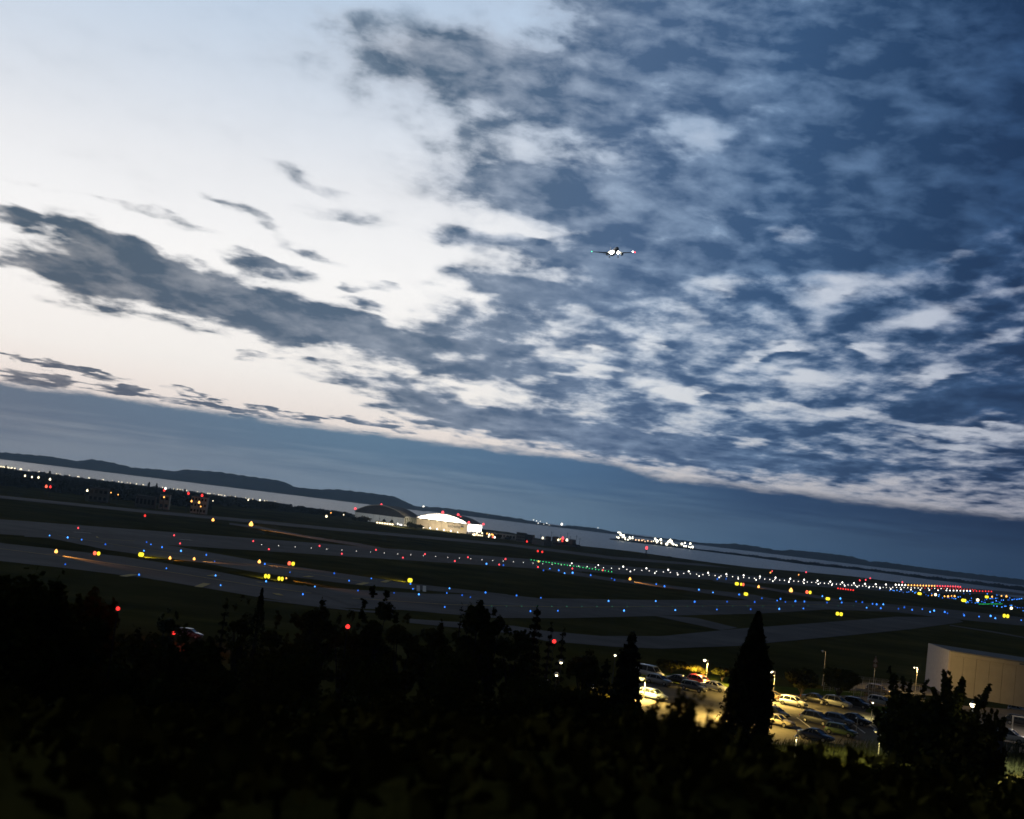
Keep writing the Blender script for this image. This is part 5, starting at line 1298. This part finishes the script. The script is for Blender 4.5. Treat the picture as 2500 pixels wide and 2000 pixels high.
TREES = [
    (105, 1424, 45, 320, 'round', 'large dark round tree filling the lower left corner', 5200), (-50, 1404, 52, 280, 'round', 'dark tree cut by the left edge of the picture', 3600), (232, 1452, 49, 120, 'round', 'small round tree leaning on the right side of the corner tree', 1800),
    (415, 1492, 152, 66, 'round', 'lone round bush beside the red lit road at left', 1500), (335, 1546, 82, 150, 'round', 'low dark tree under the grey car on the left road', 1800), (478, 1556, 76, 190, 'round', 'broad dark tree between the left road and the tall thin one', 2600),
    (553, 1472, 96, 60, 'conifer', 'narrow dark conifer left of the tall thin column tree', 1500), (598, 1456, 97, 62, 'round', 'upright dark tree touching the left side of the tall thin one', 1700), (641, 1436, 96, 58, 'cypress', 'tall thin column tree overlapping the near taxiway', 1700),
    (702, 1499, 90, 120, 'round', 'low rounded tree right of the tall thin column tree', 1900), (786, 1472, 100, 110, 'round', 'dark tree below the pale diagonal road line', 2200), (852, 1496, 93, 90, 'round', 'dark tree behind the round red lamp', 1700), (931, 1443, 104, 108, 'round', 'dark pine with lumpy ragged crown above the middle trees', 2600),
    (985, 1508, 98, 100, 'round', 'dark tree under the right side of the ragged pine', 1700), (1060, 1524, 104, 110, 'round', 'low dark tree between the pine and the big round tree', 1800), (1128, 1481, 112, 34, 'conifer', 'slim conifer tip at the left of the big round tree', 900), (1172, 1477, 100, 118, 'round', 'big round tree with knobbly top in the middle', 3200), (1214, 1491, 101, 84, 'round', 'round tree joined to the right side of the big round one', 1900),
    (1262, 1536, 100, 90, 'round', 'low dark tree just left of the tallest conifer', 1700), (1312, 1491, 110, 86, 'conifer', 'tallest dark conifer with ragged side branches', 2600), (1346, 1531, 111, 56, 'conifer', 'thin conifer left of the round red lamp', 1500), (1376, 1541, 112, 58, 'conifer', 'thin conifer right of the round red lamp', 1500), (1432, 1590, 107, 90, 'round', 'faint leafy tree between thin conifers and the broad one', 1500), (1482, 1618, 101, 90, 'conifer', 'low conifer left of the broad one', 1600), (1543, 1554, 105, 128, 'conifer', 'broad dark conifer left of the car park', 3000),
    (1852, 1495, 75, 104, 'cypress', 'big dark cypress standing before the car park', 11000),
    (1962, 1634, 201, 92, 'standard', 'small round car park tree left of its twin', 1500), (2052, 1633, 203, 96, 'standard', 'small round car park tree before the start of the fence', 1600), (1699, 1625, 210, 64, 'standard', 'small tree on the lawn left of the lamp post', 1100), (1766, 1630, 210, 60, 'standard', 'small tree on the lawn close to the cypress', 1100), (1641, 1614, 212, 84, 'standard', 'small tree behind the silver hatchback', 1300),
    (2212, 1650, 136, 118, 'spiky', 'dark bushy tree in front of the fence end', 3000), (2334, 1656, 116, 160, 'spiky', 'large dark tree with upright shoots before the warehouse corner', 3900), (2412, 1716, 108, 116, 'spiky', 'dark bushy tree under the beige wall', 2800), (2286, 1716, 104, 170, 'round', 'dark rounded tree low before the large spiky one', 3000), (2370, 1776, 92, 150, 'round', 'dark round shrub tree below the lamp among branches', 2600),
]
for a in TREES: tree(*a[:6], dens=int(a[6] * (2.6 if a[2] < 60 else 1.7)))
for (x, y, d_, w, lab) in [(1672, 1672, 17, 150, 'blurred tall stems of a shrub in front of the car park'), (1640, 1700, 19, 120, 'dark leafy stems left of the blurred tall ones'), (1722, 1712, 16, 90, 'short blurred stems close to the cypress'), (1600, 1742, 20, 130, 'dark shrub stems at the left end of the car park'), (1560, 1690, 22, 110, 'tall thin shrub stems beside the broad conifer'), (1700, 1752, 18, 120, 'low shrub stems left of the foot of the cypress')]:
    tree(x, y, d_, w, 'stems', lab, dens=1300, leaf=.055, m=m_leafs[0])
sr = random.Random(11); k = 0
top_x = [-100, 100, 250, 320, 470, 560, 900, 1250, 1500, 1560, 1700, 1760, 1860, 1960, 2100, 2250, 2500, 2600]
top_y = [1480, 1500, 1540, 1600, 1610, 1560, 1560, 1590, 1680, 1760, 1800, 1820, 1800, 1838, 1836, 1815, 1856, 1860]
for d_, n_, dy in ((82, 17, 0), (62, 15, 35), (44, 13, 95), (30, 11, 170), (20, 9, 240)):
    for i in range(n_):
        x = -80 + 2660 * (i + .2 + .6 * sr.random()) / n_; y = np.interp(x, top_x, top_y) + dy + sr.random() * 45
        p = at_dist(x, y, d_)
        if p[2] - tz(p[0], p[1]) < .5: continue
        w = min(2600 / n_ * 1.5, 70 + 5600 / d_)
        lab = {82: 'dark rounded shrub in the farthest belt of bushes on the slope', 62: 'dark shrub in the middle belt of bushes on the slope', 44: 'dark shrub on the nearer slope, lost in shadow', 30: 'black shrub close below the viewpoint', 20: 'black shrub nearest to the viewpoint at the bottom edge'}[d_]
        tree(x, y, d_, w, 'round', lab, dens=3600, leaf=max(.055, w / FPX * d_ * .032), name='shrub', cat='shrub', group={82: 'far belt of shrubs', 62: 'middle belt of shrubs', 44: 'nearer shrubs', 30: 'close shrubs', 20: 'nearest shrubs'}[d_], seed=k); k += 1
# undergrowth covering the slope
n_ = 60000; a = rng.uniform(-R(34), R(34), n_); d_ = 7 + 128 * rng.random(n_) ** .75
C_xy = np.stack([d_ * np.sin(a), d_ * np.cos(a)], 1); zz = np.array([tz(x, y) for x, y in C_xy])
hh = (.10 + .9 * rng.random(n_)) * (.4 + .45 * (1 + np.sin(C_xy[:, 0] * .7) * np.sin(C_xy[:, 1] * .6)))
v = leaves(np.stack([C_xy[:, 0], C_xy[:, 1], zz + hh * .7], 1), .16, rng)
o = leaf_obj(v, 'undergrowth', m_leafs[0], None); tag(o, 'dark tangled undergrowth covering the slope below the viewpoint', 'undergrowth', kind='stuff')
# grass in the lamp light below the car park
n_ = 9000; xx = rng.uniform(1860, 2520, n_); yy = 1822 + 70 * rng.random(n_)
P0_ = np.array([T(x, y) for x, y in zip(xx[::6], yy[::6])]); P0_ = np.repeat(P0_, 6, 0)[:n_] + rng.normal(size=(n_, 3)) * np.array([.8, .8, 0])
P0_[:, 2] = [tz(x, y) for x, y in P0_[:, :2]]
hgt = .35 + .9 * rng.random(n_); lean = rng.normal(size=(n_, 2)) * .25
b0 = np.stack([P0_ + [.03, 0, 0], P0_ - [.03, 0, 0], P0_ + np.stack([lean[:, 0] * hgt * .5, lean[:, 1] * hgt * .5, hgt * .6], 1) - [.02, 0, 0], P0_ + np.stack([lean[:, 0] * hgt, lean[:, 1] * hgt, hgt], 1)], 1).reshape(-1, 3)
m_reed = mat('tall_grass', (.055, .065, .018), .8, var=.4, scale=2)
o = leaf_obj(b0, 'tall_grass', m_reed, None); tag(o, 'tall grass catching lamp light along the car park edge', 'grass', kind='stuff')

# far wood along the left shore: one mass of crowns
cw = []
for i in range(1500):
    x = rng.uniform(-60, 850); t_ = rng.random()
    yt = np.interp(x, [-60, 0, 300, 640, 720, 850], [1140, 1146, 1184, 1228, 1240, 1258]); yb = np.interp(x, [-60, 0, 300, 500, 640, 850], [1178, 1186, 1222, 1244, 1256, 1266])
    if x > 500 and t_ > .6: continue
    g = G(x, lerp(yt, yb, t_), 0); hgt = 4 + 5 * rng.random() if x < 700 else 2.5 + 3 * rng.random()
    hgt = min(hgt, 4.5) if t_ < .3 else hgt
    w_ = 4 + 5 * rng.random(); cw.append(np.array([g[0], g[1], hgt * .55]) + ball_pts(rng, 34, .4) * np.array([w_, w_, hgt * .5]))
o = leaf_obj(leaves(np.concatenate(cw), 2.2, rng), 'far_wood', m_leafs[2], None); tag(o, 'dark far wood in one mass along the left shore of the lagoon', 'wood', kind='stuff')
for x, y, w, lab in [(364.5, 1178, 6, 'left one of two spire shaped trees rising over the shore lamps'), (383, 1182, 6, 'right one of two spire shaped trees rising over the shore lamps'), (452, 1195, 6, 'spire shaped tree at the shore left of a red lamp'), (15, 1138, 8, 'dark tree top at the left end of the shore lamps'), (122, 1151, 8, 'dark tree top standing among the left shore lamps')]:
    tree(x, y, 1700, w, 'cypress', lab, dens=260, leaf=1.6)
for x, y, w in [(735, 1239, 9), (752, 1241, 8), (768, 1243, 10), (782, 1245, 8), (800, 1246, 9), (826, 1249, 9), (843, 1252, 10)]:
    tree(x, y, 1900, w, 'round', 'small dark tree on the shore left of the dark hangar', dens=200, leaf=1.8, group='shore trees by the hangar')
for x, y, w, lab in [(872, 1262, 26, 'dark bushes at the left foot of the dark hangar'), (895, 1262, 30, 'dark bushes along the foot of the dark hangar'), (938, 1268, 10, 'pointed dark tree left before the dark hangar doors'), (957, 1270, 9, 'pointed dark tree before the lit hangar windows'), (1000, 1274, 20, 'dark bush between the two hangars, left one'), (1009, 1279, 12, 'dark bush in the gap between the two hangars'), (1023, 1281, 24, 'dark bush hiding the left door of the floodlit hangar'), (1217, 1306, 14, 'dark bush before the long pale building, left one'), (1240, 1310, 16, 'dark bush before the long pale building, right one'), (1393, 1323, 30, 'dark mound of bushes at the right end of the depot'), (1400, 1328, 34, 'low dark bushes trailing off right of the depot'), (1633, 1359, 14, 'single dark bush at the water right of the warning mast')]:
    tree(x, y, 1590 if x < 1300 else 1700, w, 'round' if w > 10 else 'cypress', lab, dens=420, leaf=1.3, name='bush' if w > 10 else None, cat='bush' if w > 10 else None)

# ------------------------------------------------------------------ airliner on approach
m_alu = mat('airliner_white', (.55, .55, .56), .4, .1, coat=.3)
m_agrey = mat('airliner_grey', (.20, .20, .21), .5)
pa = EYE + ray(1499, 616) * 975
tgt = np.array([150., -150, 130]) - pa
hd_ = Vector(tgt).normalized()
t = thing('airliner', 'airliner on approach with landing lights shining, high in the dusk clouds', 'aircraft', pa)
fwd = hd_; right = fwd.cross(Vector((0, 0, 1))).normalized(); up = right.cross(fwd)
bank = R(7)    # keeps the wings level with the slanted picture, as the pilot does in a slight turn
left = -right
l2 = left * math.cos(bank) + up * math.sin(bank); u2 = fwd.cross(l2)
pitch = R(5); f2 = fwd * math.cos(pitch) + u2 * math.sin(pitch); u3 = f2.cross(l2)
t.rotation_mode = 'QUATERNION'; t.rotation_quaternion = Matrix((f2, l2, u3)).transposed().to_quaternion()
mb = MB(); prof = [(-18, .15, 1.1), (-16, .6, .9), (-12, 1.35, .4), (-7, 1.85, .05), (0, 1.95, 0), (10, 1.95, 0), (14, 1.75, -.05), (16.2, 1.2, -.2), (17.4, .6, -.35), (17.9, .1, -.45)]
n = 16; v = [(x, r_ * math.cos(2 * math.pi * k / n), zc + r_ * math.sin(2 * math.pi * k / n)) for x, r_, zc in prof for k in range(n)]
mb.add(v, [(i * n + k, (i + 1) * n + k, (i + 1) * n + (k + 1) % n, i * n + (k + 1) % n) for i in range(len(prof) - 1) for k in range(n)] + [tuple(range(n)), tuple((len(prof) - 1) * n + k for k in range(n))[::-1]])
mb.obj('fuselage', m_alu, t, smooth=True)
def wing(name, root, tip, rc, tc_, th, m):
    mb = MB(); a, b = Vector(root), Vector(tip)
    def sec(o, c, th_): return [(o.x, o.y, o.z), (o.x - c * .3, o.y, o.z + th_), (o.x - c, o.y, o.z), (o.x - c * .35, o.y, o.z - th_ * .6)]
    mb.add(sec(a, rc, th) + sec(b, tc_, th * .4), [(0, 4, 5, 1), (1, 5, 6, 2), (2, 6, 7, 3), (3, 7, 4, 0), (0, 1, 2, 3), (7, 6, 5, 4)]); return mb.obj(name, m, t)
for s in (-1, 1):
    w_ = wing('wing', (4.5, s * 1.5, -.9), (-3.2, s * 17, .8), 6.5, 1.6, .45, m_agrey)
    wing('tailplane', (-13.2, s * .5, 1.2), (-16.2, s * 6.2, 1.8), 3.2, 1.3, .2, m_agrey)
    mb = MB(); mb.lathe([(.001, -2.4), (.5, -2.3), (.95, -1.2), (1.05, .8), (.95, 1.6), (.85, 1.6), (.8, .9), (.25, .5), (.001, .9)], 16, 0, (3.2, s * 5.7, -2.2), axis='x')
    mb.box(.5, 3.4, s * 5.7 - .12, s * 5.7 + .12, -1.4, -.55); mb.obj('engine', m_agrey, t, smooth=True)
    mb = MB(); mb.ball((3.9, s * 2.55, -.95), 1.15, 8); mb.obj('landing_light', glow('landing_light', (1, .97, .9), 40.), t)
    mb = MB(); mb.ball((2.9, s * 4.5, -.75), .3, 8); mb.obj('taxi_light', glow('taxi_light', (1, .85, .5), 9.), t)
    mb = MB(); mb.ball((-3.0, s * 17.0, .85), .62 if s > 0 else .42, 8); mb.obj('navigation_light', g_pink if s > 0 else glow('navigation_green', (.1, 1., .55), 2.2), t)
    mb = MB(); mb.tube([(-1.5, s * 3.4, -1.0), (-1.3, s * 3.4, -3.4)], [.16, .13], 8)
    mb.lathe([(.001, -.5), (.5, -.45), (.55, 0), (.5, .45), (.001, .5)], 12, 0, (-1.3, s * 3.4, -3.5), axis='y'); mb.obj('main_gear', m_black, t)
mb = MB(); mb.tube([(12.2, 0, -1.6), (12.4, 0, -3.6)], [.12, .1], 8); mb.lathe([(.001, -.28), (.36, -.25), (.4, 0), (.36, .25), (.001, .28)], 12, 0, (12.4, 0, -3.7), axis='y'); mb.obj('nose_gear', m_black, t)
mb = MB(); mb.add([(-11.5, -.15, 1.6), (-11.5, .15, 1.6), (-16.3, -.1, 1.4), (-16.3, .1, 1.4), (-16.2, -.06, 7.2), (-16.2, .06, 7.2), (-18.2, -.05, 7.2), (-18.2, .05, 7.2)], [(0, 1, 5, 4), (0, 4, 6, 2), (1, 3, 7, 5), (2, 6, 7, 3), (4, 5, 7, 6), (0, 2, 3, 1)]); mb.obj('tail_fin', m_alu, t)
mb = MB(); mb.ball((-3.5, 15.4, 1.3), .5, 8); mb.obj('strobe_light', glow('strobe_light', (1, 1, 1), 14.), t)
mb = MB(); mb.box(15.55, 16.35, -.75, .75, .35, .75); mb.obj('cockpit_window', m_cglass, t)
# ------------------------------------------------------------------ the air between here and the hills
m_haze, n, l = new_mat('haze'); n.remove(n['Principled BSDF'])
pv = n.new('ShaderNodeVolumePrincipled'); pv.inputs['Color'].default_value = (.50, .74, 1.0, 1); pv.inputs['Density'].default_value = 5.6e-5; pv.inputs['Anisotropy'].default_value = .55
l.new(pv.outputs[0], n['Material Output'].inputs['Volume'])
mb = MB(); mb.box(-15500, 15500, -4200, 15000, -5, 300)
o = mb.obj('haze', m_haze); tag(o, kind='stuff')
scene.cycles.volume_bounces = 0; scene.cycles.max_bounces = 6; scene.cycles.diffuse_bounces = 2; scene.cycles.glossy_bounces = 2; scene.cycles.transparent_max_bounces = 8
scene.cycles.use_denoising = True
scene.cycles.sample_clamp_indirect = 4.0
scene.render.film_transparent = False
cam.dof.use_dof = True; cam.dof.focus_distance = 600; cam.dof.aperture_fstop = .8
